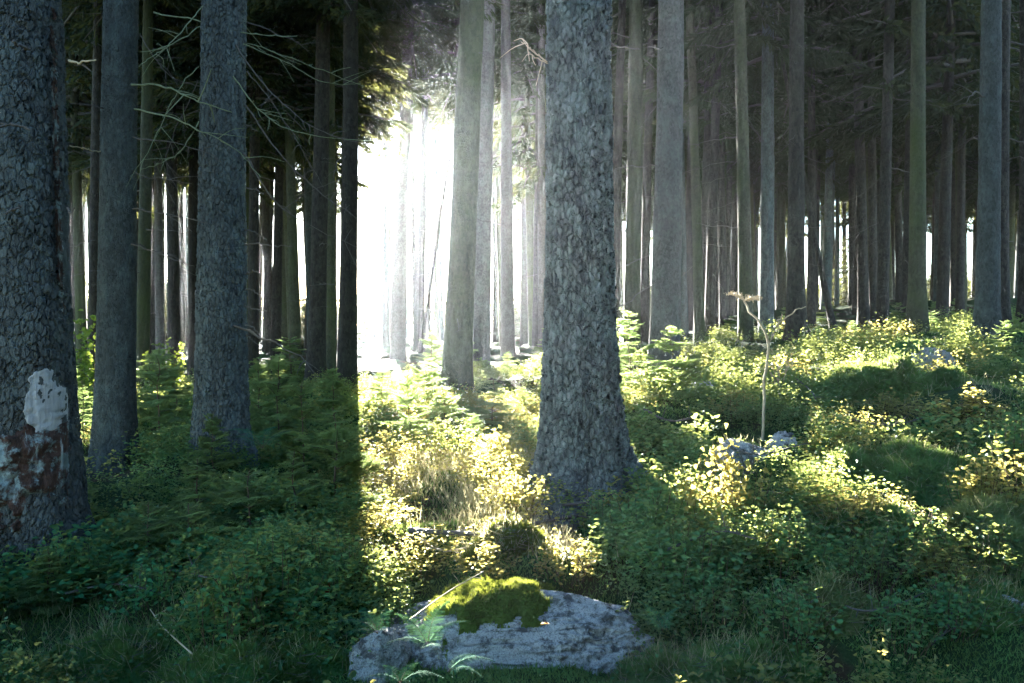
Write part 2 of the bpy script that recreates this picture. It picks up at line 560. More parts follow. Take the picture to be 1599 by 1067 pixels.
def crown_mesh(seed, H=6.5, rad=1.7, nb=105, dens=30, low=.15):
    """drooping spruce crown: boughs with hanging sprays; base at z = 0"""
    rg = np.random.default_rng(seed)
    mb = MB()
    PP, DD, SS, LL, WW = [], [], [], [], []
    for b in range(nb):
        t = (b + rg.random()) / nb
        z = t * H
        L = rad * (1 - t) ** .75 * rg.uniform(.65, 1.15) * (1 if t > low else .7 + .3 * t / low) + .12
        az = b * 2.399 + rg.uniform(-.5, .5)
        o = np.array([math.cos(az), math.sin(az), 0]); sd = np.array([-math.sin(az), math.cos(az), 0])
        s = np.linspace(0, 1, 7)
        up0, dr = rg.uniform(-.1, .25), rg.uniform(.25, .6)
        path = o * (L * s)[:, None] + np.array([0, 0, 1]) * (z + L * (up0 * s - dr * s ** 2 + .12 * s ** 4))[:, None]
        tube(mb, path, np.linspace(.022, .005, 7) * (.5 + L / 2), 4, m=1, cap=False)
        n = int(L * dens * 2) + 4
        q = rg.uniform(.12, 1, n)
        pb = np.stack([np.interp(q, s, path[:, k]) for k in range(3)], 1)
        side = rg.choice([-1, 1], n)
        spread = rg.uniform(0, .45, n) * L * (1 - q * .6)
        base = pb + sd * (side * spread)[:, None] * .5 + np.array([0, 0, -1]) * (spread * .25)[:, None]
        d = o * .7 + sd * (side * rg.uniform(.2, .9, n))[:, None] + np.array([0, 0, -1]) * rg.uniform(.1, 1.0, n)[:, None]
        PP.append(base); DD.append(d); SS.append(unit(np.cross(d, rg.normal(size=(n, 3)))))
        LL.append(rg.uniform(.10, .30, n) * (1 - .3 * t)); WW.append(rg.uniform(.022, .05, n))
    P, D, S, L, W = map(np.concatenate, (PP, DD, SS, LL, WW))
    D = unit(D)
    diamonds(mb, P, D, S, L, W)
    # jagged side shoots of each spray
    for sg in (-1, 1):
        for f in (.25, .55):
            diamonds(mb, P + D * (L * f)[:, None], D + S * sg * .9, np.cross(D, S), L * .5, W * .6)
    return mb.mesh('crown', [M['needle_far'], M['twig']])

CROWNS = [crown_mesh(100 + k, rad=1.5 + .2 * (k % 3)) for k in range(5)]
SPARSE = [crown_mesh(200 + k, H=5.0, rad=1.5, nb=46, dens=14) for k in range(3)]

def dead_branch_mesh(seed, L=1.0):
    rg = np.random.default_rng(seed)
    mb = MB()
    n = 8
    s = np.linspace(0, 1, n)
    wob = np.cumsum(rg.normal(0, .05, (n, 3)), 0)
    path = np.stack([s, np.zeros(n), -.18 * s ** 2 + rg.uniform(-.1, .15) * s], 1) * L + wob * L * .5
    tube(mb, path, np.linspace(.011, .003, n) * (.6 + .4 * L), 5)
    for k in range(int(rg.integers(1, 5))):
        q = rg.uniform(.3, .95)
        b = np.array([np.interp(q, s, path[:, c]) for c in range(3)])
        d = np.array([rg.uniform(.3, 1), rg.choice([-1, 1]) * rg.uniform(.4, 1), rg.uniform(-.6, .4)])
        l2 = rg.uniform(.1, .35) * L
        tube(mb, [b, b + d * l2 * .5, b + d * l2 + np.array([0, 0, -.1 * l2])], [.005, .0035, .002], 4)
    return mb.mesh('dead_branch', M['twig'], True)
DEAD = [dead_branch_mesh(300 + k, 1.0) for k in range(9)]

def add_stubs(tree, n, r, lean, zlo, zhi, rg, lmin=.12, lmax=1.15, seed=0):
    for k in range(n):
        z = zlo + (zhi - zlo) * (k + rg.random()) / n
        az = rg.uniform(0, 2 * math.pi)
        L = lmin + (lmax - lmin) * rg.random() ** 2.2
        rr = r * (1.0 - .04 * z) * .93
        child('dead_branch', DEAD[int(rg.integers(len(DEAD)))], tree,
              (lean[0] * z + rr * math.cos(az), lean[1] * z + rr * math.sin(az), z),
              (rg.uniform(-.3, .3), rg.uniform(-.15, .35), az), (L, L, L))

def crown_on(tree, lean, zb, H, seed, kind=CROWNS, wide=1.0):
    me = kind[seed % len(kind)]
    sc_ = H / (6.5 if kind is CROWNS else 5.0)
    sx = wide * min(1.25, max(.7, sc_))
    child('crown', me, tree, (lean[0] * (zb + H * .5), lean[1] * (zb + H * .5), zb), (0, 0, seed * 1.7), (sx, sx, sc_))

TREES = []      # (x, y) of trees built by hand, so the random ones keep away

def pixel_tree(u0, ub, w, Y, mat, label, cb=9.5, H=16, group=None, stubs=10, seg=28, dz=.08, flare=.06, hero=False, cat='tree', wide=1.0, zs=(1.0, 9.0), **kw):
    """a tree whose stem crosses the photo from ub at its foot to u0 at the top edge, w pixels thick, Y metres away"""
    x = xat(ub, Y)
    z = g1(x, Y)
    top = at(u0, 0, Y)
    zt = top.z - z
    lean = ((top.x - x) / zt, 0.012 * math.sin(ub))
    d = w / F * Y
    seed = int(ub + Y * 10)
    rg = np.random.default_rng(seed)
    e = empty('spruce_tree', (x, Y, z), label, cat, group)
    if hero:
        me = trunk_mesh('trunk', mat, H, d / 2, lean, .15, seg, 5.0 if Y > 6 else 4.2, dz, flare, seed, .05, **kw)
    else:
        me = trunk_mesh('trunk', mat, H, d / 2, lean, .35, seg, 9.0, dz, flare, seed, .05, **kw)
    child('trunk', me, e)
    crown_on(e, lean, cb, H - cb + .4, seed, wide=wide * (1.55 if Y < 12 else 1.1))
    if stubs:
        add_stubs(e, stubs, d / 2, lean, zs[0], zs[1], rg)
    TREES.append((x, Y))
    return e, lean, d / 2

T = {}
T['left'] = pixel_tree(18, 31, 140, 4.6, M['bark_left'], 'massive spruce at the left edge with a pale wound and rotten red foot', hero=True, seg=236, dz=.009, flare=.10, stubs=0, roots=4)
T['two'] = pixel_tree(188, 178, 53, 7.0, M['bark_fine'], 'bluish grey spruce standing between the massive wounded spruce and the mossy twig spruce', hero=True, seg=150, dz=.009, flare=.07, stubs=5)
T['three'] = pixel_tree(350, 341, 69, 7.0, M['bark_left'], 'dark spruce with long bare mossy twigs and short black stubs on its sunward side', hero=True, seg=176, dz=.009, flare=.08, stubs=5)
T['main'] = pixel_tree(900, 906, 102, 5.6, M['bark_main'], 'thick central spruce with scaly blue grey bark and a flared foot', hero=True, seg=190, dz=.0085, flare=.37, stubs=4, roots=5, flare_h=.15)

MID = [
 # u0, ub, w, Y, bark, crown base, height, label
 (148, 147, 15, 14.0, 'bark_mid', 7.0, 15, 'slim dark spruce glimpsed beside the wounded spruce'),
 (224, 221, 19, 13.0, 'bark_green', 6.5, 15, 'slim olive spruce just beside the bluish grey spruce'),
 (252, 250, 13, 18.0, 'bark_pale', 6.5, 15, 'thinner pale stem of the pair behind the green sapling in the left gap'),
 (268, 271, 18, 16.5, 'bark_mid', 6.0, 15, 'thicker stem of the pair behind the green sapling in the left gap'),
 (500, 492, 26, 13.6, 'bark_mid', 6.2, 15, 'black backlit spruce with the sun glow on its right edge, left of the sun spruce'),
 (545, 540, 27, 12.6, 'bark_mid', 6.6, 16, 'black backlit spruce that hides the sun behind its stem'),
 (522, 518, 9, 21.0, 'bark_mid', 6.5, 15, 'very thin dark stem squeezed between the two black backlit spruces'),
 (638, 622, 22, 23.0, 'bark_pale', 9.0, 16, 'leaning spruce fading into white haze right of the sun'),
 (668, 652, 11, 27.0, 'bark_pale', 10.0, 16, 'thin ghostly stem behind the leaning hazy spruce'),
 (734, 709, 43, 10.8, 'bark_green', 9.5, 16, 'smooth greenish spruce leaning right at the edge of the light shaft'),
 (761, 749, 34, 14.7, 'bark_pale', 9.5, 16, 'reddish grey spruce close behind the leaning greenish spruce'),
 (792, 791, 20, 21.0, 'bark_pale', 10.0, 16, 'veiled grey spruce between the reddish spruce and the central trunk'),
 (820, 817, 12, 29.0, 'bark_pale', 10.5, 16, 'faint thin stem near the central trunk on its sunny side'),
 (848, 845, 15, 25.0, 'bark_pale', 10.0, 16, 'faint stem half hidden by the central trunk'),
 (974, 958, 15, 17.0, 'bark_mid', 9.0, 16, 'thin dark leaning stem directly right of the central trunk'),
 (990, 986, 25, 14.5, 'bark_green', 9.0, 16, 'olive spruce between the dark leaning stem and the stout pale spruce'),
 (1018, 1008, 14, 19.0, 'bark_mid', 9.0, 16, 'thin brown stem hugging the sunny edge of the stout pale spruce'),
 (1044, 1034, 44, 10.4, 'bark_pale', 9.5, 16, 'stout pale grey spruce rising behind the glowing sapling'),
 (1073, 1092, 15, 16.5, 'bark_green', 8.0, 16, 'slim spruce curving away at the top beside the stout pale spruce'),
 (1121, 1110, 15, 17.0, 'bark_mid', 7.5, 15, 'slim brown rim lit stem between the curving spruce and the olive straight one'),
 (1153, 1162, 20, 14.0, 'bark_green', 8.0, 16, 'straight olive spruce behind the withered flower stalk'),
 (1246, 1243, 24, 13.0, 'bark_mid', 7.0, 16, 'dark brown spruce right of the withered stalk with a thin twin behind it'),
 (1269, 1264, 12, 17.0, 'bark_mid', 7.0, 15, 'thin dark twin close behind the dark brown spruce'),
 (1340, 1346, 16, 17.0, 'bark_mid', 6.5, 15, 'left stem of the dull brown pair in the shady stand'),
 (1360, 1362, 13, 18.0, 'bark_mid', 6.5, 15, 'right stem of the dull brown pair in the shady stand'),
 (1385, 1380, 17, 14.0, 'bark_mid', 7.0, 16, 'brown spruce with a bright rim and pale snapped twigs'),
 (1418, 1412, 13, 16.0, 'bark_mid', 7.0, 16, 'thin brown stem behind the mossy green spruce'),
 (1438, 1428, 23, 12.0, 'bark_green', 8.0, 16, 'mossy green spruce in the shady stand'),
 (1541, 1537, 30, 9.8, 'bark_fine', 9.0, 16, 'rough grey spruce near the right edge, nearest of the shady stand'),
 (1567, 1564, 24, 11.2, 'bark_mid', 8.0, 16, 'spruce with a bright rim just right of the rough grey spruce'),
 (1602, 1598, 18, 12.5, 'bark_mid', 8.0, 16, 'spruce cut off by the right edge of the picture'),
]
for (u0, ub, w, Y, bk, cb, H, lab) in MID:
    pixel_tree(u0, ub, w, Y, M[bk], lab, cb=cb, H=H, stubs=16 if Y > 16 else 20, seg=22, dz=.10, flare=.035 + .05 * (Y < 14), zs=(1.2, cb))

# far spruces: shared stems and crowns
STEMS = [trunk_mesh('trunk', M[b], 15.0, .5, (0, 0), .6, 12, 9.0, .5, .12, 40 + k, .05) for k, b in enumerate(['bark_mid', 'bark_mid', 'bark_green', 'bark_mid', 'bark_fine'])]
FAR_TXT = [
 (-1e9, 300, 'slim far spruce in the dim teal gaps between the big left trunks', 'far spruces in the left gaps'),
 (300, 556, 'slim far spruce in pale haze under dark boughs left of the sun', 'far spruces left of the sun'),
 (556, 960, 'faint far spruce dissolving in the white haze of the light shaft', 'far spruces in the light shaft'),
 (960, 1230, 'thin far spruce in the greenish haze right of the central trunk', 'far spruces right of the central trunk'),
 (1230, 1e9, 'thin far spruce against the pale sky strips of the shady right stand', 'far spruces in the shady right stand'),
]
def far_tree(x, y, d, H, cb, seed, kind=CROWNS, wide=1.0):
    u = 799.5 + x / y * F
    for lo, hi, lab, grp in FAR_TXT:
        if lo <= u < hi:
            break
    e = empty('spruce_tree', (x, y, g1(x, y) - .1), lab, 'tree', grp, rz=seed * 2.1)
    e.rotation_euler = (random.uniform(-.03, .03), random.uniform(-.03, .03), seed * 2.1)
    s = d / .93
    child('trunk', STEMS[seed % len(STEMS)], e, (0, 0, 0), (0, 0, 0), (s, s, H / 15.0))
    crown_on(e, (0, 0), cb, H - cb, seed, kind, wide)
    return e

def lit_gap(x, y):
    """True where a stem would stand in the open lane of light that the photo shows between the sun and the glade"""
    u = 799.5 + x / y * F
    return y > 13 and 553 < u < 640

LIT = [((u_ - 799.5) / F * y_, y_) for u_, y_ in [(1135, 4.38), (1350, 4.3), (1395, 4.4), (1560, 4.2), (1465, 3.75), (885, 4.02), (795, 4.9), (740, 4.2), (650, 4.5), (700, 4.9), (1300, 5.6), (1450, 6.5)]]
pts = list(TREES)
nfar = 0
tries = 0
while nfar < 285 and tries < 14000:
    tries += 1
    y = 15 + 37 * random.random() ** .75
    x = random.uniform(-1, 1) * (.70 * y + 3)
    u = 799.5 + x / y * F
    if lit_gap(x, y):
        continue
    if 640 <= u < 770 and y > 20 and random.random() < .93:
        continue
    if 640 <= u < 870 and random.random() < .72:
        continue
    if y > 45 and 380 < u < 800:
        continue
    if 870 <= u < 1230 and random.random() < .25:
        continue
    md = 1.1 if u > 960 else 1.35
    if any((x - a) ** 2 + (y - b) ** 2 < md ** 2 for a, b in pts):
        continue
    # leave open the lanes along which the low sun reaches the bright patches of the photo
    if any(abs(x - (a - .198 * (y - b))) < .42 for a, b in LIT):
        continue
    pts.append((x, y))
    if 470 <= u < 780:
        cb = random.uniform(10.5, 11.8)
    elif u < 556:
        cb = random.uniform(6.5, 9.0) if y < 30 else random.uniform(8.5, 10.5)
    elif y > 33:
        cb = random.uniform(5.0, 7.8)
    else:
        cb = random.uniform(4.6, 7.5)
    H = random.uniform(14, 16.3)
    far_tree(x, y, random.uniform(.16, .34), H, cb, nfar + 3, CROWNS)
    nfar += 1

# unseen spruces added right, behind and left of the camera to block sky light
for k, (x, y, cb) in enumerate([(5.2, 1.8, .6), (7.4, .2, .5), (4.4, -2.2, .7), (9.4, 3.6, .6), (6.6, -4.2, .5), (9.8, -2.2, .5), (11.0, 1.2, .5), (4.6, -6.6, .6), (12.6, 5.0, .5), (8.8, -6.4, .5), (2.0, -7.2, 1.5), (-.6, -8.4, 1.2), (-3.2, -9.0, 1.0), (-6.4, 3.4, 3.4), (-8.2, 6.0, 3.0), (-9.0, 1.6, 2.8), (-10.6, 5.0, 2.4)]):
    e = empty('spruce_tree', (x, y, g1(x, y) - .1), 'unseen spruce added around the camera to block sky light', 'tree', 'spruces outside the picture', rz=k * 1.9)
    child('trunk', STEMS[k % 5], e, scale=(.36, .36, 1.0))
    crown_on(e, (0, 0), cb, 15.5 - cb, k, CROWNS, 1.35)

# crowns that close the top of the light shaft
for k, (u, Y, cb) in enumerate([(604, 36, 12.0), (628, 43, 12.4), (682, 44, 12.2), (708, 33, 11.6), (742, 42, 11.6), (774, 36, 11.2), (800, 43, 11.2), (832, 38, 10.6), (650, 30, 11.6), (690, 40, 11.8), (655, 27, 8.8), (722, 26, 8.6), (785, 28, 8.8), (838, 25, 8.4), (603, 31, 9.6), (612, 48, 12.8), (671, 47, 12.6), (727, 46, 12.0)]):
    far_tree(xat(u, Y), Y, .20 + .02 * (k % 4), 16.9, cb, 460 + k, CROWNS, 1.3)

# thin stems at the very edge of the stand, in front of the glare
for k, (u, Y) in enumerate([(570, 49), (584, 52), (598, 50), (611, 53), (634, 51), (648, 49), (662, 53), (690, 50), (705, 52)]):
    far_tree(xat(u, Y), Y, .13 + .02 * (k % 3), 16.8, 13.2, 520 + k, SPARSE, .9)

# low dark boughs left of the sun
for k, (u, Y, cb, H, wd) in enumerate([(395, 15.5, 5.4, 14, 1.2), (430, 17.5, 5.5, 14, 1.3), (462, 16.0, 5.1, 14, 1.2), (300, 17.0, 4.8, 14, 1.2),
                                       (488, 18.5, 5.6, 15, 1.1), (345, 20.0, 5.2, 15, 1.2), (240, 20.0, 5.4, 15, 1.2), (130, 17.0, 4.8, 15, 1.2),
        (485, 40.0, 6.8, 15, 1.2), (505, 43.0, 7.0, 15, 1.1),
        (1075, 26.0, 6.5, 15, 1.3), (1130, 21.0, 5.6, 15, 1.3), (1190, 24.0, 5.4, 15, 1.4), (1235, 19.0, 5.0, 15, 1.3), (1290, 22.0, 4.8, 15, 1.4), (1330, 27.0, 5.4, 15, 1.4), (1470, 15.5, 4.2, 15, 1.4), (1500, 19.0, 4.4, 15, 1.4), (1405, 23.0, 4.8, 15, 1.4), (1560, 20.0, 4.6, 15, 1.4)]):
    far_tree(xat(u, Y), Y, .2, H, cb, 400 + k, CROWNS, wd)

# two thin dead stems that lean against the stand
for (u, Y, ll, lab) in [(655, 24.0, (.16, .05), 'bare dead stem leaning right in the light shaft'), (1305, 16.0, (-.20, .03), 'bare dead stem leaning left across the shady right stand')]:
    x = xat(u, Y); e = empty('dead_spruce', (x, Y, g1(x, Y)), lab, 'dead tree')
    child('trunk', trunk_mesh('trunk', M['bark_mid'], 8.0, .06, ll, .4, 12, 7.0, .2, .03, int(u), .06), e)
    add_stubs(e, 16, .05, ll, .8, 7.5, np.random.default_rng(int(u)))

# young spruces along the far edge of the stand
k = 0
while k < 105:
    y = random.uniform(36, 60); u = random.uniform(-100, 1700)
    if 545 < u < 700: continue
    x = xat(u, y); h = random.uniform(1.5, 4.2) * (1 if u < 900 or u > 1230 else .8)
    e = empty('young_spruce', (x, y, g1(x, y) - .1), 'young bushy spruce low between the farthest trunks', 'tree', 'young spruces at the far edge', rz=k * 1.3)
    child('crown', CROWNS[k % 5], e, scale=(h / 4.2, h / 4.2, h / 6.5))
    k += 1

# ------------------------------------------------------------------ long bare twigs and stubs drawn from the photo
def pixel_branch(tree, pts_, Y0, dY, r0, r1, mat='twig', subs=0, seed=0):
    e = tree[0]
    n = len(pts_)
    W = [at(u, v, Y0 + dY * k / (n - 1)) - Vector(e.location) for k, (u, v) in enumerate(pts_)]
    P = spline([tuple(p) for p in W], n * 5)
    rg = np.random.default_rng(seed + int(pts_[0][0] * 7 + pts_[0][1]))
    P = P + np.cumsum(rg.normal(0, .0045, P.shape), 0) + rg.normal(0, .003, P.shape)
    subs = subs * 2 + (1 if subs else 0)
    mb = MB()
    tube(mb, P, np.linspace(r0, r1, len(P)) * .75 * (1 + .15 * rg.normal(size=len(P))), 6)
    for k in range(subs):
        q = int(rg.uniform(.25, .95) * (len(P) - 2))
        d = P[q + 1] - P[q]; d /= np.linalg.norm(d)
        dv = d * .7 + rg.normal(0, .55, 3)
        l2 = rg.uniform(.06, .30)
        tube(mb, spline([P[q], P[q] + dv * l2 * .5 + rg.normal(0, .01, 3), P[q] + dv * l2 + np.array([0, 0, -.12 * l2])], 6), np.linspace(r1 * 1.3, r1 * .6, 6), 4)
    child('dead_branch', mb.mesh('dead_branch', M[mat], True), e)

B2 = [([(207, 133), (260, 140), (310, 158), (362, 174)], .012, .005, 'twig_green', 2), ([(210, 170), (270, 185), (310, 205), (360, 232), (400, 273)], .011, .003, 'twig_green', 3),
      ([(210, 215), (260, 222), (320, 235), (345, 248)], .009, .003, 'twig', 2), ([(208, 270), (245, 285), (300, 295)], .008, .003, 'twig', 2),
      ([(208, 325), (260, 338), (325, 352)], .010, .004, 'twig', 1), ([(205, 383), (250, 395), (300, 412)], .010, .004, 'twig', 1),
      ([(160, 170), (138, 167), (110, 162)], .008, .004, 'twig', 0), ([(157, 236), (135, 233), (108, 229)], .009, .005, 'straw', 0),
      ([(150, 375), (120, 384), (96, 386)], .008, .004, 'twig', 0), ([(218, 55), (240, 90), (270, 120), (330, 140)], .006, .002, 'twig', 3)]
for pt, r0, r1, mt, sb in B2:
    pixel_branch(T['two'], pt, 6.9, -.25, r0, r1, mt, sb)
B3 = [([(318, 8), (290, 40), (262, 66), (218, 80)], .007, .003, 'twig_green', 2), ([(318, 40), (270, 70), (240, 88), (214, 104)], .007, .003, 'twig_green', 2),
      ([(312, 105), (290, 130), (262, 180), (238, 240), (218, 300)], .006, .002, 'twig_green', 3), ([(310, 190), (285, 235), (262, 255), (224, 271)], .007, .003, 'twig_green', 2),
      ([(308, 125), (275, 190), (255, 245), (262, 282)], .005, .002, 'twig', 3),
      ([(375, 50), (420, 57), (466, 54)], .008, .004, 'twig_green', 0), ([(240, 20), (310, 35), (370, 62), (430, 85), (500, 115), (562, 137)], .008, .003, 'twig_green', 3),
      ([(360, 60), (395, 110), (440, 160), (505, 205), (578, 227)], .010, .003, 'twig', 4), ([(340, 90), (380, 140), (430, 190), (500, 215), (600, 226)], .009, .003, 'twig_green', 4),
      ([(383, 165), (430, 232), (480, 285), (540, 335), (588, 371)], .010, .003, 'twig', 4), ([(383, 240), (410, 285), (450, 325), (520, 365), (594, 400)], .011, .003, 'twig', 3),
      ([(383, 110), (430, 175), (470, 240), (505, 300)], .008, .003, 'twig', 4), ([(380, 70), (450, 100), (505, 130), (560, 132)], .006, .002, 'twig_green', 3),
      ([(383, 360), (398, 366), (414, 372)], .010, .006, 'twig', 0), ([(383, 383), (420, 385), (458, 388)], .010, .005, 'twig', 0),
      ([(383, 428), (395, 428), (407, 431)], .010, .006, 'twig', 0), ([(384, 455), (398, 459), (408, 464)], .009, .006, 'twig', 0),
      ([(384, 480), (402, 485), (416, 489)], .011, .006, 'twig', 0), ([(384, 505), (398, 512), (410, 525)], .011, .006, 'twig', 0), ([(384, 525), (394, 532), (410, 550)], .009, .004, 'twig', 0),
      ([(383, 195), (392, 200), (404, 206)], .009, .006, 'twig', 0), ([(384, 292), (395, 297), (405, 301)], .008, .005, 'twig', 0)]
for k, (pt, r0, r1, mt, sb) in enumerate(B3):
    pixel_branch(T['three'], pt, 6.95, -.5 + .12 * (k % 7), r0, r1, mt, sb)
BL = [([(45, 78), (30, 72), (18, 66)], .012, .008, 'twig', 0), ([(46, 205), (25, 200), (0, 193), (-30, 190)], .010, .006, 'twig', 1), ([(34, 320), (15, 325), (-4, 333)], .012, .007, 'twig', 0),
      ([(105, 95), (125, 96), (146, 94)], .009, .005, 'straw', 0), ([(104, 325), (112, 330), (120, 322)], .008, .004, 'twig', 0)]
for pt, r0, r1, mt, sb in BL:
    pixel_branch(T['left'], pt, 4.6 - .28, -.1, r0, r1, mt, sb)
BM = [([(948, 66), (968, 71), (998, 77)], .010, .005, 'twig', 0), ([(858, 96), (836, 80), (818, 64)], .007, .003, 'straw', 2), ([(858, 102), (838, 92), (822, 80)], .006, .003, 'straw', 1)]
for pt, r0, r1, mt, sb in BM:
    pixel_branch(T['main'], pt, 5.6, -.1, r0, r1, mt, sb)

# wound and rotten foot of the massive left spruce
def patch_on_trunk(tree, name, mat, u, v, hw, hh, ragged, off, seed, amp=.02, n=60, taper=1.0):
    """an irregular patch that follows the camera-side bark of a trunk"""
    e, lean, r = tree
    c = at(u, v, e.location.y - r) - Vector(e.location)
    az0 = math.atan2(-1, 0)
    mb = MB()
    s = np.linspace(-1.5, 1.5, n)
    A, Bv = np.meshgrid(s, s, indexing='ij')
    zz = c.z + Bv * hh
    rad = r * (1.06 - .62 * np.clip(zz, 0, None) / 16) + off
    cx = lean[0] * zz
    xx = c.x - lean[0] * c.z + A * hw
    dx = np.clip(xx, -rad * .96, rad * .96)
    yy = -np.sqrt(np.clip(rad ** 2 - dx ** 2, 0, None))
    q = np.sqrt((A / np.clip(taper + (1 - taper) * (.5 - .5 * Bv), .3, 1.2)) ** 2 + Bv ** 2)
    P = np.stack([A * 2.2, Bv * 2.2 * hh / hw, np.full_like(A, seed)], -1)
    edge = 1 - q + ragged * fbm(P, seed, 4)
    bul = fbm(P * 1.5 + 9, seed + 3, 5) * amp - .05 * (1 - sstep(0, .15, edge))
    V = np.stack([cx + dx, lean[1] * zz + yy - bul, zz], -1).reshape(-1, 3)
    keep = (edge > -.06)
    i, j = np.meshgrid(np.arange(n - 1), np.arange(n - 1), indexing='ij')
    k4 = keep[:-1, :-1] & keep[1:, :-1] & keep[1:, 1:] & keep[:-1, 1:]
    ii = (i * n + j)[k4]
    Q = np.stack([ii, ii + n, ii + n + 1, ii + 1], -1)
    mb.add(V, quads=Q)
    o = child(name, mb.mesh(name, mat, True), e)
    return o
tag(patch_on_trunk(T['left'], 'bare_wood_wound', M['wood'], 54, 625, .085, .22, .16, .046, 3, .008, n=110, taper=.45), 'pale bare wood wound where the bark is gone')
tag(patch_on_trunk(T['left'], 'rotten_foot', M['rot'], 45, 745, .20, .26, .45, .050, 8, .03, n=110), 'rotten reddish foot with pale blue lichen')
tag(patch_on_trunk(T['left'], 'bare_wood_strip', M['rot'], 84, 260, .045, .75, .35, .040, 12, .02, n=110), 'dark cracked strip of bare wood')
EXCL = []    # places kept free of the leafy cover: x, y, rx, ry
# ------------------------------------------------------------------ rocks
def rock_mesh(name, sx, sy, sz, seed, n=130, rough=.16, flat=.0):
    u = np.linspace(0, 2 * math.pi, n, endpoint=False)
    w = np.linspace(-.5, math.pi / 2, n // 2)
    U, Wv = np.meshgrid(u, w, indexing='ij')
    D = np.stack([np.cos(U) * np.cos(Wv), np.sin(U) * np.cos(Wv), np.sin(Wv)], -1)
    # squared-off body with chipped facets
    p = .62
    S = np.sign(D) * np.abs(D) ** p
    rr = 1 + rough * fbm(D * 1.5 + seed, seed, 3) + rough * .45 * fbm(D * 4.5 + seed, seed + 5, 4)
    k = np.abs(vnoise(D * 2.6 + seed * 3, seed + 9))
    rr = rr - rough * .35 * (1 - sstep(0, .10, k))
    pr = np.random.default_rng(seed * 13 + 1)          # flat broken faces
    for _ in range(26):
        nv = unit(pr.normal(size=3) * np.array([1, 1, .8])); dd = pr.uniform(.72, .95)
        c_ = (S * nv).sum(-1)
        rr = np.where(c_ > .05, np.minimum(rr, dd / np.maximum(c_, .05) * (1 + .04 * fbm(D * 7 + seed, seed + 11, 3))), rr)
    rr = rr * (1 + .025 * fbm(D * 16 + seed, seed + 21, 4)) - .05 * (1 - sstep(0, .05, np.abs(vnoise(D * 5 + seed * 2, seed + 31))))
    V = S * rr[..., None] * np.array([sx, sy, sz])
    nu, nw = U.shape
    i = np.arange(nu)[:, None]; j = np.arange(nw - 1)[None, :]
    i2 = (i + 1) % nu
    Q = np.stack([i * nw + j, i2 * nw + j, i2 * nw + j + 1, i * nw + j + 1], -1).reshape(-1, 4)
    mb = MB(); mb.add(V.reshape(-1, 3), quads=Q)
    return mb.mesh(name, M['rock'], True), V

def fuzz(mb, P, Nrm, rg, L, W, m=0, spread=.7):
    """short moss fronds standing on surface points"""
    n = len(P)
    D = unit(Nrm + rg.normal(0, spread, (n, 3)))
    slivers(mb, P, D, np.cross(D, rg.normal(size=(n, 3))), L * rg.uniform(.5, 1.3, n), W, m)

def mound_geo(mb, sx, sy, sz, seed, blades, L, W, n=64, loc=(0, 0, 0)):
    """a moss cushion: lumpy half dome covered with fronds"""
    rg = np.random.default_rng(seed)
    u = np.linspace(0, 2 * math.pi, n, endpoint=False)
    q = np.linspace(0, 1, n // 2)
    U, Qv = np.meshgrid(u, q, indexing='ij')
    rim = 1 + .18 * np.cos(2 * U + seed) + .12 * np.cos(3 * U + seed * 2) + .07 * np.cos(5 * U + seed)
    X = np.cos(U) * Qv * sx * rim; Yv = np.sin(U) * Qv * sy * rim
    h = np.clip(1 - Qv ** 2.4, 0, None) ** .75
    P = np.stack([X, Yv, np.zeros_like(X)], -1)
    Z = sz * (h * (1 + .55 * fbm(P * 5 + seed, seed, 3)) + .22 * fbm(P * 16 + seed, seed + 2, 2) * (h > .05)) - .06 * (1 - h)
    V = np.stack([X, Yv, Z], -1) + np.array(loc)
    nu, nw = U.shape
    i = np.arange(nu)[:, None]; j = np.arange(nw - 1)[None, :]; i2 = (i + 1) % nu
    Qd = np.stack([i * nw + j, i2 * nw + j, i2 * nw + j + 1, i * nw + j + 1], -1).reshape(-1, 4)[:, ::-1]
    mb.add(V.reshape(-1, 3), quads=Qd)
    if blades:
        def pick(n_):
            a = rg.integers(0, nu, n_); b_ = np.minimum((np.sqrt(rg.random(n_)) * (nw - 1)).astype(int), nw - 2)
            f1, f2 = rg.random(n_)[:, None], rg.random(n_)[:, None]
            A, B, C, D = V[a, b_], V[(a + 1) % nu, b_], V[(a + 1) % nu, b_ + 1], V[a, b_ + 1]
            Pt = (A * (1 - f1) + B * f1) * (1 - f2) + (D * (1 - f1) + C * f1) * f2
            Nn = unit(np.cross(D - A, B - A)); Nn = np.where(Nn[:, 2:3] < 0, -Nn, Nn)
            return Pt, Nn
        Pt, Nn = pick(blades)
        tuft = np.clip(1.0 + .7 * fbm(Pt * 11 + seed, seed + 4, 3), .55, 1.9)     # uneven tufts
        comb = np.stack([vnoise(Pt * 7 + 3, seed), vnoise(Pt * 7 + 9, seed + 1), Pt[:, 0] * 0], -1)
        fuzz(mb, Pt - Nn * .003, Nn + np.array([0, 0, .4]) + comb * 1.2, rg, L * tuft, W)
        n2 = max(30, blades // 110)
        Pt, Nn = pick(n2)
        aa = rg.uniform(0, 6.28, n2)
        D2 = np.stack([np.cos(aa), np.sin(aa), rg.uniform(-.1, .6, n2)], 1)
        leaves(mb, Pt + Nn * rg.uniform(.005, .05, n2)[:, None], D2, np.cross(Nn + rg.normal(0, .4, (n2, 3)), D2), rg.uniform(.012, .026, n2), .013, .2, m=1)
        Pt, Nn = pick(n2 * 2)
        fuzz(mb, Pt, Nn + np.array([0, 0, .6]), rg, .09, .0035, m=2)
        Pt, Nn = pick(n2)
        D2 = rg.normal(size=(n2, 3)); D2[:, 2] *= .25
        slivers(mb, Pt + Nn * .012, D2, np.cross(D2, Nn), rg.uniform(.03, .10, n2), .0035, m=3)

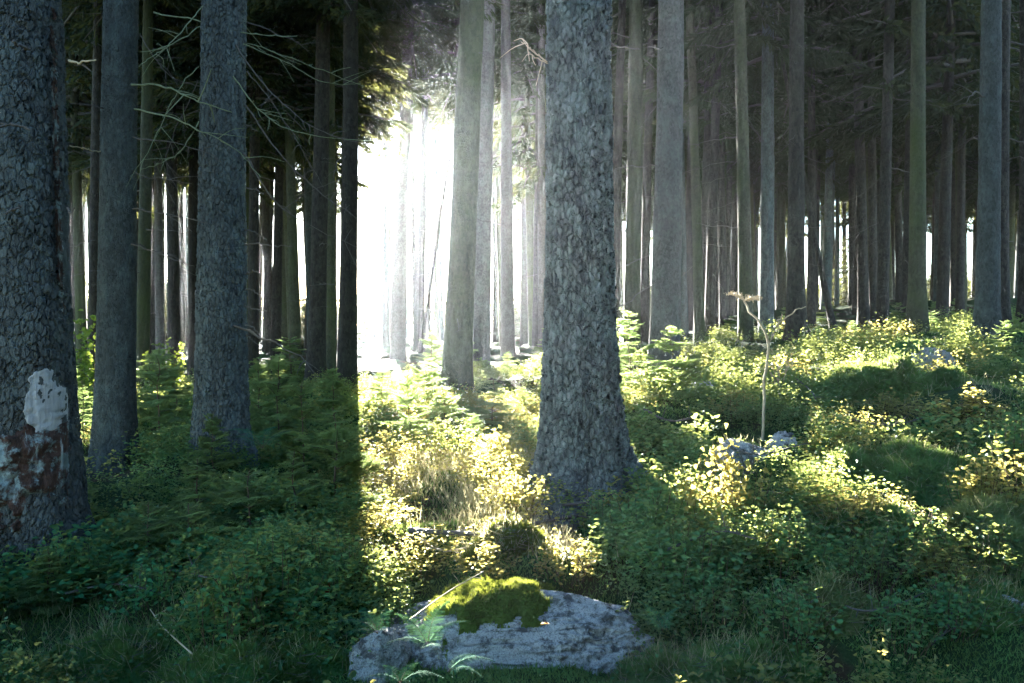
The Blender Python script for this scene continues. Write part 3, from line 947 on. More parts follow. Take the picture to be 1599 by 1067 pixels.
# the big boulder in front
BX, BYc = xat(790, 3.62), 3.66
bz = .04
boulder = empty('boulder', (BX, BYc, bz), 'big lichen spotted granite boulder with a thick moss cap in front of the central trunk', 'boulder')
bme, BV = rock_mesh('rock', .72, .44, .31, 4, 260, .15)
# lower the left shoulder and tilt the top like the photo's stone
co = np.empty(len(bme.vertices) * 3, np.float32); bme.vertices.foreach_get('co', co); co = co.reshape(-1, 3)
k = sstep(-.75, -.05, co[:, 0])
co[:, 2] *= (.55 + .45 * k) * (1 - .28 * sstep(.15, .7, co[:, 0]))
bme.vertices.foreach_set('co', co.ravel()); bme.update()
child('rock', bme, boulder)
def moss_cap():
    mb = MB()
    rg = np.random.default_rng(77)
    nx, ny = 90, 60
    X, Yv = np.meshgrid(np.linspace(-.36, .22, nx), np.linspace(-.46, .30, ny), indexing='ij')
    # height of the boulder under each point (nearest vertex of its upper side)
    top = co[co[:, 2] > .08]
    Z = np.empty_like(X)
    for i_ in range(nx):
        d = (top[None, :, 0] - X[i_][:, None]) ** 2 + (top[None, :, 1] - Yv[i_][:, None]) ** 2
        w = np.exp(-d / .0009) + 1e-12
        Z[i_] = (w * top[None, :, 2]).sum(1) / w.sum(1)
    P = np.stack([X, Yv, X * 0], -1)
    e_ = 1 - np.sqrt(((X + .07) / .29) ** 2 + ((Yv - .05) / .31) ** 2) + .38 * fbm(P * 7, 3, 4)
    th = .034 * sstep(0, .2, e_) + .016 * fbm(P * 22, 5, 3) * (e_ > 0)
    V = np.stack([X, Yv, Z + th - .012 * (e_ < .03)], -1)
    i = np.arange(nx - 1)[:, None]; j = np.arange(ny - 1)[None, :]
    keep = (e_[:-1, :-1] > -.02)
    Q = np.stack([i * ny + j, (i + 1) * ny + j, (i + 1) * ny + j + 1, i * ny + j + 1], -1)[keep]
    mb.add(V.reshape(-1, 3), quads=Q)
    ii, jj = np.nonzero(e_ > .0)
    sel = rg.integers(0, len(ii), 16000)
    Pt = V[ii[sel], jj[sel]] + rg.normal(0, .004, (len(sel), 3)) * np.array([1, 1, .2])
    Nn = np.stack([-np.gradient(Z, axis=0)[ii[sel], jj[sel]] / .0065, -np.gradient(Z, axis=1)[ii[sel], jj[sel]] / .0128, np.ones(len(sel))], -1)
    fuzz(mb, Pt, unit(np.clip(Nn, -3, 3)), rg, .020, .0035, spread=.5)
    # ragged roots hanging over the front rim
    ii, jj = np.nonzero((e_ > 0) & (e_ < .10) & (Yv < -.15))
    sel = rg.integers(0, len(ii), 420)
    Pt = V[ii[sel], jj[sel]]
    D = np.stack([rg.normal(0, .25, len(sel)), -.45 + rg.normal(0, .15, len(sel)), np.full(len(sel), -1.0)], -1)
    slivers(mb, Pt, D, np.tile([[1.0, .1, 0]], (len(sel), 1)), rg.uniform(.02, .075, len(sel)), .007)
    return mb.mesh('moss_cap', M['moss_dark'], True)
child('moss_cap', moss_cap(), boulder)

def small_rock(u, v, Y, sx, sy, sz, seed, label, sink=.3, moss=None):
    x = xat(u, Y); z = g1(x, Y)
    zc = at(u, v, Y).z
    e = empty('stone', (x, Y, max(z - .05, zc - sz * .9) if v else z), label, 'stone')
    EXCL.append((x, Y - .12, sx * 1.25, sy * 1.1 + .25))
    me, V = rock_mesh('rock', sx, sy, sz, seed, 90, .17)
    child('rock', me, e)
    if moss:
        mb = MB(); mound_geo(mb, moss[0], moss[1], moss[2], seed, 3500, .02, .005, 40, (moss[3], moss[4], moss[5]))
        child('moss_cap', mb.mesh('moss_cap', [M['moss'], M['bilberry'], M['grass'], M['twig']], True), e)
    return e
small_rock(1150, 690, 6.1, .24, .22, .18, 21, 'low grey stone with a mossy back, left of the lichen stone on the lit bank', moss=(.24, .18, .07, .12, .10, .07))
small_rock(1225, 683, 6.2, .13, .16, .19, 22, 'small whitish lichen stone beside the low grey stone')
small_rock(1455, 584, 8.1, .34, .30, .27, 23, 'pale stone peeping out under the grassy overhang on the right slope', moss=(.36, .3, .14, -.16, .12, .14))
small_rock(1103, 600, 8.9, .22, .2, .17, 24, 'half sunk pale stone behind the glowing saplings')
small_rock(1580, 985, 3.55, .12, .12, .11, 25, 'flat white stone at the lower right edge')
small_rock(585, 1010, 3.42, .17, .20, .20, 26, 'dark speckled stone leaning on the boulder behind the ferns')
small_rock(765, 640, 9.5, .25, .2, .14, 27, 'low reddish stone at the foot of the reddish grey spruce')

# ------------------------------------------------------------------ moss mounds
def mound(u, v, sx, sy, sz, seed, mat, label, blades=26000, L=.026, W=.0055):
    p = on_ground(u, v)
    EXCL.append((p.x, p.y - .05, sx * .75, sy * .75 + .05))
    mb = MB(); mound_geo(mb, sx, sy, sz, seed, blades, L, W)
    o = mb.build('moss_mound', [M[mat], M['bilberry'], M['grass'], M['twig']], None, True, (p.x, p.y, p.z - .02))
    tag(o, label, 'moss mound')
mound(1290, 955, .21, .20, .115, 31, 'moss_pale', 'round pale green moss mound, the bare one in the lower right')
mound(1175, 1040, .34, .22, .10, 32, 'moss', 'broad fuzzy moss mound at the bottom right of the boulder')
mound(1350, 838, .32, .22, .16, 33, 'moss', 'moss mound whose crest carries a golden lit rim, mid right')
mound(1560, 850, .38, .32, .20, 34, 'moss_pale', 'bright sunlit moss mound near the right edge', 36000, .045, .006)
mound(1530, 930, .30, .25, .055, 35, 'moss', 'green moss mound above the flat white stone')
mound(170, 1035, .40, .25, .10, 36, 'moss', 'dark green moss mound at the bottom left')
mound(395, 1050, .40, .22, .12, 37, 'moss', 'low moss mound left of the dark speckled stone')
mound(785, 862, .22, .16, .12, 38, 'moss_dark', 'olive moss cushion in the glade behind the boulder')
mound(1400, 615, .75, .5, .22, 39, 'moss', 'large grassy moss mound hanging over the pale stone', 30000, .05, .008)
mound(1420, 745, .70, .4, .15, 40, 'moss', 'flat moss mound across the middle of the right slope', 42000, .045, .007)
mound(1020, 1050, .25, .15, .10, 41, 'moss', 'small moss mound touching the right end of the boulder')

# ------------------------------------------------------------------ spruce saplings
def sapling_meshes(seed, H=1.0, rad=.42, nw=11, dense=1.0):
    rg = np.random.default_rng(seed)
    ms = MB(); mf = MB()
    wob = rg.normal(0, .012, (9, 3)); wob[:, 2] = 0
    zz = np.linspace(0, H, 9)
    path = np.stack([zz * 0, zz * 0, zz], 1) + np.cumsum(wob, 0)
    tube(ms, path, np.linspace(.011, .003, 9) * H ** .5, 6)
    P_, D_, S_, L_, = [], [], [], []
    def needles(b, d, l, up):
        n = max(3, int(l / .0075 * dense))
        q = np.linspace(.02, 1, n)
        pts = b + d * (l * q)[:, None] + np.array([0, 0, -.10 * l]) * (q ** 2)[:, None]
        sd = unit(np.cross(d, up))
        for sg in (-1, 1):
            dd = d * .75 + sd * sg * .8 + up * rg.uniform(-.05, .4, n)[:, None]
            P_.append(pts); D_.append(dd); S_.append(np.cross(dd, up + rg.normal(0, .5, (n, 3)))); L_.append(np.full(n, .023) * rg.uniform(.75, 1.2, n))
        dd = d * .8 + up * .8 + sd * rg.normal(0, .4, n)[:, None]
        P_.append(pts); D_.append(dd); S_.append(np.broadcast_to(sd, (n, 3))); L_.append(np.full(n, .019))
    for w in range(nw):
        t = (w + .3) / nw
        z = H * (.06 + .92 * t)
        c = np.array([np.interp(z, zz, path[:, k]) for k in range(3)])
        nb = int(rg.integers(4, 7)) if t < .9 else 4
        a0 = rg.uniform(0, 6.28)
        for b in range(nb):
            if rg.random() < .18: continue
            az = a0 + b * 2 * math.pi / nb + rg.uniform(-.3, .3)
            L = rad * (1 - t) ** .75 * rg.uniform(.45, 1.25) + .05
            el = rg.uniform(-.28, .34) + .5 * t
            d = np.array([math.cos(az) * math.cos(el), math.sin(az) * math.cos(el), math.sin(el)])
            up = unit(np.array([0, 0, 1.0]) - d * d[2])
            sd = np.cross(up, d)
            cpt = c + np.array([0, 0, rg.uniform(-.03, .03) * H])
            tube(ms, [cpt, cpt + d * L * .5 + np.array([0, 0, -.02 * L]), cpt + d * L * .95 + np.array([0, 0, -.1 * L])], [.004, .003, .0015], 4, cap=False)
            needles(cpt + d * L * .12, d, L * .95, up)
            nt = max(2, int(L / .040))
            for k in range(nt):
                f = .18 + .75 * k / nt
                for sg in (-1, 1):
                    l2 = L * (1 - f) * rg.uniform(.45, .75) + .02
                    d2 = unit(d * .75 + sd * sg * .75 + up * rg.uniform(-.2, .12))
                    b2 = cpt + d * L * f + np.array([0, 0, -.10 * L * f * f])
                    needles(b2, d2, l2, up)
                    if l2 > .10:
                        for sg2 in (-1, 1):
                            needles(b2 + d2 * l2 * .45, unit(d2 * .8 + np.cross(up, d2) * sg2 * .7 - up * .1), l2 * .4, up)
    slivers(mf, np.concatenate(P_), np.concatenate(D_), np.concatenate(S_), np.concatenate(L_), .0066)
    return ms.mesh('stem', M['stem'], True), mf.mesh('needles', M['needle'])
SAP = [sapling_meshes(500 + k, 1.0, r_, nw_) for k, (r_, nw_) in enumerate([(.50, 11), (.56, 12), (.46, 10), (.60, 11), (.54, 9)])]

def sapling(u, vtop, Y, label, H=None, vb=None, wide=1.0, group=None, k=None, lean=0.0, dx=0.0):
    x = xat(u, Y) + dx; z = g1(x, Y)
    if H is None:
        H = max(.15, at(u, vtop, Y).z - z)
    k = int(u + Y * 3) % len(SAP) if k is None else k
    e = empty('spruce_sapling', (x, Y, z - .02), label, 'sapling', group, rz=u * .37)
    e.rotation_euler = (lean, lean * .5, u * .37)
    ws = H * wide
    child('stem', SAP[k][0], e, scale=(ws, ws, H)); child('needles', SAP[k][1], e, scale=(ws, ws, H))
    return e
SAPS = [
 (635, 575, 7.6, 'glowing sapling in the middle of the light shaft with a bare brown stem', .8),
 (598, 568, 9.0, 'white lit sapling at the left rim of the light shaft', 1.0),
 (668, 555, 9.6, 'small hazy sapling between the shaft and the leaning greenish spruce', 1.1),
 (692, 600, 8.0, 'pale backlit sapling touching the foot of the leaning greenish spruce', 1.0),
 (770, 588, 8.6, 'dark green sapling spreading right of the leaning greenish spruce', 1.25),
 (735, 640, 7.4, 'low shady sapling in front of the leaning greenish spruce', 1.2),
 (815, 600, 9.0, 'sapling half hidden by the sunny side of the central trunk', 1.1),
 (818, 668, 6.6, 'small sapling at the sunny foot of the central trunk', 1.1),
 (982, 478, 9.4, 'tall glowing yellow sapling close to the right side of the central trunk', 1.0),
 (1050, 505, 8.2, 'bright sapling with level boughs in front of the stout pale spruce', 1.05),
 (1012, 560, 8.8, 'short bright sapling between the two glowing ones', 1.1),
 (1000, 625, 7.2, 'low sapling in the shade right of the central trunk', 1.2),
 (1085, 545, 9.6, 'sapling behind the sapling with level boughs', 1.0),
 (432, 548, 7.6, 'dark sapling with a lit crest beside the black backlit spruces', .75),
 (400, 575, 8.6, 'sapling with yellow tips just right of the mossy twig spruce', .9),
 (470, 590, 6.6, 'dense sapling below the black backlit spruces', .8),
 (520, 632, 5.6, 'shaggy green sapling whose boughs end at the shadow edge', 1.1),
 (455, 700, 5.0, 'broad dark sapling with hanging boughs in the left shade', 1.0),
 (385, 730, 4.8, 'low dark sapling left of the broad hanging one', 1.3),
 (300, 712, 5.2, 'sapling with pale tips between the two left spruces', 1.2),
 (330, 640, 6.3, 'yellow lit sapling at the foot of the mossy twig spruce', .8),
 (245, 540, 8.0, 'slender sapling with yellow lower boughs in the left gap', .9),
 (272, 560, 8.8, 'hazy sapling behind the slender one in the left gap', .9),
 (225, 778, 4.5, 'low sapling with bright yellow tips in the dark left foreground', 1.2),
 (70, 850, 4.0, 'dark sapling at the foot of the massive wounded spruce', 1.3),
 (150, 870, 4.1, 'low dark sapling in front of the bluish grey spruce', 1.3),
 (130, 600, 7.8, 'small sapling in the gap beside the massive wounded spruce', .9),
 (290, 780, 4.5, 'low dark sapling right of the bright tipped one', 1.4),
 (110, 720, 5.4, 'dim sapling at the sunward foot of the massive wounded spruce', 1.2),
 (520, 570, 9.0, 'dark sapling under the sun spruce', 1.0),
 (1120, 590, 8.4, 'bright low sapling left of the withered stalk', 1.3),
 (960, 540, 8.0, 'lit sapling peeping from behind the central trunk', 1.0),
 (1330, 498, 12.5, 'sapling left of the mossy green spruce on the far bank', 1.1),
 (1405, 515, 11.0, 'yellowish sapling in front of the mossy green spruce', 1.2),
 (1575, 495, 9.2, 'dark sapling in front of the rim lit right edge spruces', 1.2),
 (1500, 545, 9.6, 'low sapling on the right skyline bank', 1.4),
 (1250, 530, 10.5, 'dim sapling behind the withered flower stalk', 1.2),
 (1180, 540, 11.5, 'dim sapling below the straight olive spruce', 1.2),
 (1590, 560, 7.5, 'feathery sapling cut by the right edge', 1.2),
]
for (u, vt, Y, lab, wd) in SAPS:
    sapling(u, vt, Y, lab, wide=wd)
k = 0
while k < 46:
    Y = random.uniform(10.5, 21)
    u = random.uniform(-60, 1660)
    if 553 < u < 600 and Y < 16: continue
    sapling(u, 0, Y, 'small undergrowth spruce among the farther trunks', H=random.uniform(.35, .9) * (1 if u < 900 else .7), wide=random.uniform(.9, 1.4), group='undergrowth spruces among the farther trunks')
    k += 1

# ------------------------------------------------------------------ leafy shrub and bilberry bushes
def bush_geo(mb, rg, h, rad, nst, lpst, L, W, loc=(0, 0, 0), m=0, ms=None):
    loc = np.array(loc)
    for s_ in range(nst):
        az = rg.uniform(0, 6.28); ro = rad * rg.random() ** .6
        b = loc + np.array([math.cos(az) * ro * .55, math.sin(az) * ro * .55, -.02])
        hh = h * rg.uniform(.6, 1.1) * (1 - .35 * (ro / rad) ** 2)
        tip = loc + np.array([math.cos(az) * ro + rg.normal(0, .02), math.sin(az) * ro + rg.normal(0, .02), hh])
        mid = (b + tip) / 2 + rg.normal(0, .015, 3)
        P = spline([b, mid, tip], 6)
        if ms is not None: tube(mb, P, [.0025, .0022, .002, .0018, .0014, .001], 3, m=ms, cap=False)
        q = rg.uniform(.30, 1.0, lpst) ** .8
        ss = np.linspace(0, 1, 6)
        pts = np.stack([np.interp(q, ss, P[:, k_]) for k_ in range(3)], 1) + rg.normal(0, .022, (lpst, 3))
        aa = rg.uniform(0, 6.28, lpst)
        D = np.stack([np.cos(aa), np.sin(aa), rg.uniform(-.15, .55, lpst)], 1)
        N = np.array([0, 0, .7]) + rg.normal(0, .6, (lpst, 3))
        leaves(mb, pts, D, np.cross(N, D), L * rg.uniform(.7, 1.25, lpst), W * rg.uniform(.8, 1.2, lpst), .22, m)

def bush_mesh(seed, mat, h=.32, rad=.24, nst=26, lpst=17, L=.032, W=.018):
    mb = MB(); bush_geo(mb, np.random.default_rng(seed), h, rad, nst, lpst, L, W, ms=1)
    return mb.mesh('foliage', [M[mat], M['stem']])
BUSH = {'bilberry': [bush_mesh(700 + k, 'bilberry') for k in range(3)], 'bilberry_sunlit': [bush_mesh(710 + k, 'bilberry_sunlit') for k in range(2)],
        'broad': [bush_mesh(720, 'broad', 1.0, .42, 26, 22, .07, .045)]}
def bush(u, v, s, mat, label, sz=1.0, Y=None, cat='bilberry bush', name='bilberry_bush', k=0):
    if Y is None: p = on_ground(u, v)
    else: p = Vector((xat(u, Y), Y, g1(xat(u, Y), Y)))
    me = BUSH[mat][k % len(BUSH[mat])]
    o = bpy.data.objects.new(name, me); COL.objects.link(o)
    o.location = p; o.scale = (s, s, s * sz); o.rotation_euler = (0, 0, u)
    tag(o, label, cat)
    return o
bush(1128, 850, 1.15, 'bilberry_sunlit', 'golden lit bilberry bush standing alone right of the central trunk', 1.5)
bush(1535, 812, 1.1, 'bilberry_sunlit', 'sunlit yellow bilberry bush above the bright moss mound', 1.0)
bush(1590, 800, 1.1, 'bilberry_sunlit', 'sunlit bilberry bush cut by the right edge', 1.0, k=1)
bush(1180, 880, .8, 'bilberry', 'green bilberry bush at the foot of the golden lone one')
bush(795, 815, .95, 'bilberry_sunlit', 'pale yellow bilberry bush at the sunny foot of the central trunk', 1.1)
bush(885, 905, .8, 'bilberry_sunlit', 'yellow lit bilberry bush on the right end of the moss cap', .9, k=1)
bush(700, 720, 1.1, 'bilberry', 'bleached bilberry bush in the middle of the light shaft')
bush(1320, 835, .9, 'bilberry_sunlit', 'yellow green bilberry bush on the crest of the golden rimmed mound', .95, k=1)
bush(1360, 838, .8, 'bilberry_sunlit', 'bright bilberry bush in the middle of the golden rim', .95)
bush(1400, 832, .7, 'bilberry_sunlit', 'small golden bilberry bush right of the crest', 1.0)
bush(1450, 660, 1.2, 'bilberry_sunlit', 'orange lit bilberry bush below the pale stone', .55, k=1)
bush(1520, 660, 1.3, 'bilberry_sunlit', 'wide yellow bilberry bush on the lit bank below the overhang', .6)
bush(1385, 655, 1.1, 'bilberry_sunlit', 'small orange bilberry bush left of the orange lit one', .6)
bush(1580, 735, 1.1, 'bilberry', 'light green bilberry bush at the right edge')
bush(1300, 715, 1.0, 'bilberry_sunlit', 'flat golden bilberry bush under the lichen stone', .5)
bush(1240, 605, 1.4, 'bilberry_sunlit', 'yellow brown bilberry bush behind the withered stalk', .9, k=1)
bush(1150, 655, 1.2, 'bilberry_sunlit', 'lit bilberry bush behind the low grey stone', .7)
bush(985, 740, .8, 'bilberry_sunlit', 'small brown yellow bilberry bush by the right root of the central trunk', .9)
bush(1450, 905, .75, 'bilberry_sunlit', 'tiny yellow bilberry bush in the dark hollow', .8)
bush(1480, 915, .75, 'bilberry_sunlit', 'tiny bilberry bush lowest of the yellow chain in the hollow', .8, k=1)
bush(1010, 860, 1.2, 'bilberry', 'large glossy green bilberry bush behind the right half of the boulder')
bush(940, 850, 1.0, 'bilberry', 'glossy green bilberry bush right below the central trunk', k=1)
bush(1080, 930, 1.1, 'bilberry', 'dark green bilberry bush right of the boulder', k=2)
bush(860, 800, .7, 'bilberry', 'bilberry bush hugging the front of the central trunk foot', k=2)
bush(960, 795, .8, 'bilberry', 'bilberry bush hugging the right root of the central trunk')
bush(760, 910, .8, 'bilberry_sunlit', 'lit bilberry bush growing right behind the moss cap', .8)
bush(660, 900, .8, 'bilberry_sunlit', 'pale lit bilberry bush behind the left shoulder of the boulder', .8, k=1)
bush(610, 1000, .6, 'bilberry', 'small bilberry bush beside the ferns at the boulder', k=2)
bush(1225, 905, 1.0, 'bilberry', 'dark bilberry bush behind the round pale green moss mound', k=1)
bush(1345, 925, .9, 'bilberry', 'dark bilberry bush right of the round pale green moss mound', k=2)
bush(1425, 885, .9, 'bilberry', 'green bilberry bush below the golden rim')
bush(1480, 985, .8, 'bilberry', 'bilberry bush beside the thin upright twig', k=1)
bush(1240, 1005, .8, 'bilberry', 'bilberry bush between the round pale green mound and the broad fuzzy one', k=2)
bush(1110, 985, .8, 'bilberry', 'bilberry bush on the broad fuzzy moss mound beside the boulder')
bush(1400, 1020, .8, 'bilberry', 'bilberry bush at the bottom edge under the dark hollow', k=1)
bush(300, 905, 1.1, 'bilberry', 'blue green bilberry bush in front of the pale tipped sapling', k=2)
bush(240, 965, .9, 'bilberry', 'low bilberry bush beside the dim stick on the left', k=1)
bush(110, 930, 1.0, 'bilberry', 'bilberry bush below the massive wounded spruce')
bush(1550, 900, .9, 'bilberry', 'bilberry bush in front of the bright moss mound', k=2)
bush(430, 975, 1.2, 'bilberry', 'bright blue green bilberry bush in the lower left', k=1)
bush(520, 930, 1.1, 'bilberry', 'blue green bilberry bush below the shadow edge', k=2)
bush(350, 1000, 1.0, 'bilberry', 'blue green bilberry bush above the low moss mound')
bush(590, 925, .8, 'bilberry', 'bilberry bush against the left shoulder of the boulder', k=1)
bush(205, 905, .6, 'bilberry_sunlit', 'single yellow bilberry bush in the dark left foreground', 1.0)
bush(125, 0, 1.0, 'broad', 'light green broadleaf shrub in the gap beside the massive wounded spruce', 1.5, Y=10.0, cat='shrub', name='broadleaf_shrub')
bush(258, 0, .8, 'broad', 'broadleaf shrub with lit top in the gap left of the mossy twig spruce', 1.3, Y=12.0, cat='shrub', name='broadleaf_shrub')

def scatter(n, ylo, yhi, spread=.70, pw=1.0, rg=rng):
    y = ylo + (yhi - ylo) * rg.random(n) ** pw
    x = rg.uniform(-1, 1, n) * (spread * y + .4)
    return x, y

def in_boulder(x, y, pad=.0):
    return ((x - BX) / (.68 + pad)) ** 2 + ((y - BYc) / (.46 + pad)) ** 2 < 1

for (eu, ev, ex_, ey_) in [(150, 1010, .62, .40), (1400, 1000, .75, .38), (1460, 775, .75, .42), (1560, 840, .55, .5), (1250, 770, .45, .30), (1180, 1040, .45, .3), (760, 880, .40, .32), (1330, 860, .4, .3), (1530, 950, .4, .4), (1455, 625, .45, .5), (690, 745, .55, 1.3), (760, 850, .55, .6), (640, 830, .35, .6)]:
    pe = on_ground(eu, ev)
    EXCL.append((pe.x, pe.y, ex_, ey_))

def cover():
    """uncountable ground cover: bilberry thicket, moss fronds, dry grass"""
    rg = np.random.default_rng(9)
    # leafy cover, in patches
    for mat, nm, lab, thr, seed, cnt in (('bilberry', 'bilberry_cover', 'low green bilberry thicket covering the forest floor', -.05, 51, 2300),
                                         ('bilberry_sunlit', 'sunlit_cover', 'bilberry leaves coloured as if sunlit, scattered through the green cover', .45, 52, 260)):  # clumps of the same thicket in the sun-tinted leaf colour
        tmpl = []
        for k_ in range(6):
            mb0 = MB(); big = k_ % 2
            bush_geo(mb0, np.random.default_rng(800 + k_ + seed), .18 + .05 * (k_ % 3), .20, 10 + 3 * (1 - big), 12 + 6 * (1 - big), (.021, .033)[big], (.012, .019)[big])
            tmpl.append((np.concatenate(mb0.V), np.concatenate(mb0.Fq)))
        mb = MB()
        x, y = scatter(cnt * 3, 2.7, 15.0, pw=1.25, rg=rg)
        nz = fbm(np.stack([x * .75, y * .8, x * 0], -1), seed, 3) + .25 * (x < -.4)
        keep = (nz > thr) & ~in_boulder(x, y, -.02)
        for (ex, ey, erx, ery) in EXCL:
            keep &= ((x - ex) / erx) ** 2 + ((y - ey) / ery) ** 2 > 1
        x, y = x[keep][:cnt], y[keep][:cnt]
        if mat == 'bilberry_sunlit':                       # denser in the open glade
            gx, gy = rg.uniform(-1.6, .5, 130), rg.uniform(4.4, 10, 130)
            x, y = np.concatenate([x, gx]), np.concatenate([y, gy])
        z = gh(x, y)
        nsel = vnoise(np.stack([x * 1.1, y * 1.1, x * 0 + 9], -1), 77) - .5 * (x > 1.2)
        for k_ in range(len(x)):
            V, Q = tmpl[(2 * (k_ % 3)) + (nsel[k_] > .05)]
            a = rg.uniform(0, 6.28); s = rg.uniform(.75, 1.25) * (1 + .02 * y[k_]); c, sn = math.cos(a) * s, math.sin(a) * s
            W_ = np.stack([V[:, 0] * c - V[:, 1] * sn + x[k_], V[:, 0] * sn + V[:, 1] * c + y[k_], V[:, 2] * s * rg.uniform(.7, 1.1) + z[k_]], 1)
            mb.add(W_, quads=Q)
        tag(mb.build(nm, M[mat]), lab, 'ground cover', kind='stuff')
    # moss fronds
    mb = MB()
    x, y = scatter(330000, 2.6, 12.0, pw=1.7, rg=rg)
    nz = fbm(np.stack([x * .9, y * .9, x * 0], -1), 61, 3)
    ok = (nz > -.75)
    x, y = x[ok], y[ok]
    z = gh(x, y)
    D = np.stack([rg.normal(0, .6, len(x)), rg.normal(0, .6, len(x)), np.ones(len(x))], -1)
    slivers(mb, np.stack([x, y, z - .004], -1), D, np.cross(D, rg.normal(size=(len(x), 3))), rg.uniform(.010, .036, len(x)) * (1 + .05 * y), .0045 * (1 + .12 * y))
    tag(mb.build('moss_carpet', M['moss']), 'short green moss fronds carpeting the forest floor', 'moss', kind='stuff')
    # dry grass
    mb = MB()
    x, y = scatter(5200, 2.8, 13.0, pw=1.4, rg=rg)
    nz = fbm(np.stack([x * .8, y * .8, x * 0], -1), 62, 3)
    ok = (nz > .25) & ~((x > .6) & (y < 4.6) & (rg.random(len(x)) < .75))
    x, y = x[ok], y[ok]
    gx, gy = rg.uniform(-1.2, .35, 4200), rg.uniform(3.9, 8.5, 4200)       # the open glade
    ok = ~in_boulder(gx, gy, -.05) & (fbm(np.stack([gx * 1.5, gy * 1.5, gx * 0], -1), 63, 2) > -.3)
    x, y = np.concatenate([x, gx[ok]]), np.concatenate([y, gy[ok]])
    for _ in range(4):
        xx, yy = x + rg.normal(0, .05, len(x)), y + rg.normal(0, .05, len(x))
        z = gh(xx, yy)
        D = np.stack([rg.normal(0, .5, len(x)), rg.normal(0, .5, len(x)), np.ones(len(x))], -1)
        slivers(mb, np.stack([xx, yy, z], -1), D, np.cross(D, rg.normal(size=(len(x), 3))), rg.uniform(.05, .17, len(x)), .0045)
    tag(mb.build('dry_grass', M['grass']), 'thin dry grass blades between moss and bilberries', 'grass', kind='stuff')
cover()

# ------------------------------------------------------------------ ferns
def frond_mesh(seed, L=.32):
    rg = np.random.default_rng(seed)
    mb = MB()
    n = 22
    s = np.linspace(0, 1, n)
    path = np.stack([s * L, .03 * L * np.sin(s * 3), L * (.55 * s - .75 * s ** 2)], 1)
    tube(mb, path, np.linspace(.0022, .0007, n), 4, m=1, cap=False)
    T_, N_, B_ = frames(path)
    for sg in (-1, 1):
        for k_ in range(2, n):
            w = L * .30 * math.sin(math.pi * min(1, (s[k_] * .86 + .14))) ** .8 * (1.05 - s[k_]) + .006
            d = unit(np.array([.40, sg * 1.0, -.12]) + rg.normal(0, .07, 3))
            m_ = max(3, int(w / .0065))
            q = np.linspace(.05, 1, m_)
            pts = path[k_] + d * (w * q)[:, None] + np.array([0, 0, -.12 * w]) * (q ** 2)[:, None]
            e2 = unit(np.cross(d, [0, 0, 1.0]))
            for s2 in (-1, 1):
                D = d * .55 + e2 * s2 + rg.normal(0, .06, (m_, 3))
                diamonds(mb, pts, D, np.tile(d, (m_, 1)), .0085 * (1.15 - q * .75) * (L / .32), .0062)
    return mb.mesh('frond', [M['fern'], M['stem']])
FROND = [frond_mesh(900 + k_) for k_ in range(3)]
def fern(u, v, Y, label, azs, s=1.0, zoff=0.0):
    p = at(u, v, Y)
    e = empty('fern', p, label, 'fern')
    for k_, (az, el, l) in enumerate(azs):
        child('frond', FROND[k_ % 3], e, (0, 0, 0), (0, -el, az), (l * s,) * 3)
fern(668, 1010, 3.10, 'upright green fern in front of the left face of the boulder', [(1.2, .75, .85), (2.4, .6, .8), (.6, .55, .7), (-1.2, .3, .6), (3.3, .35, .6)], .8)
fern(590, 990, 3.15, 'spreading fern with fronds reaching left over the dark speckled stone', [(2.8, .3, .8), (2.2, .45, .7), (3.6, .2, .7), (1.3, .5, .6)], .75)
fern(700, 1050, 3.02, 'low fern with fronds reaching right across the boulder face', [(.3, .3, .8), (.8, .4, .6), (-.3, .2, .6)], .7)
fern(625, 1068, 2.95, 'fern cut by the bottom edge below the boulder', [(.2, .25, .7), (1.1, .4, .6), (2.2, .35, .6), (2.9, .25, .6)], .7)
fern(1035, 985, 3.25, 'small dark fern at the right end of the boulder', [(3.0, .6, .6), (2.3, .8, .6), (.8, .7, .5)], .8)
fern(410, 700, 5.8, 'bluish fern catching light in front of the mossy twig spruce', [(2.6, .5, 1.1), (3.3, .4, 1.0), (.5, .5, 1.0), (1.5, .6, .9)], 1.0)
fern(1380, 640, 8.2, 'fern beside the large grassy moss mound', [(2.6, .6, 1.2), (1.7, .8, 1.2), (.5, .5, 1.2), (3.6, .5, 1.0)], 1.0)

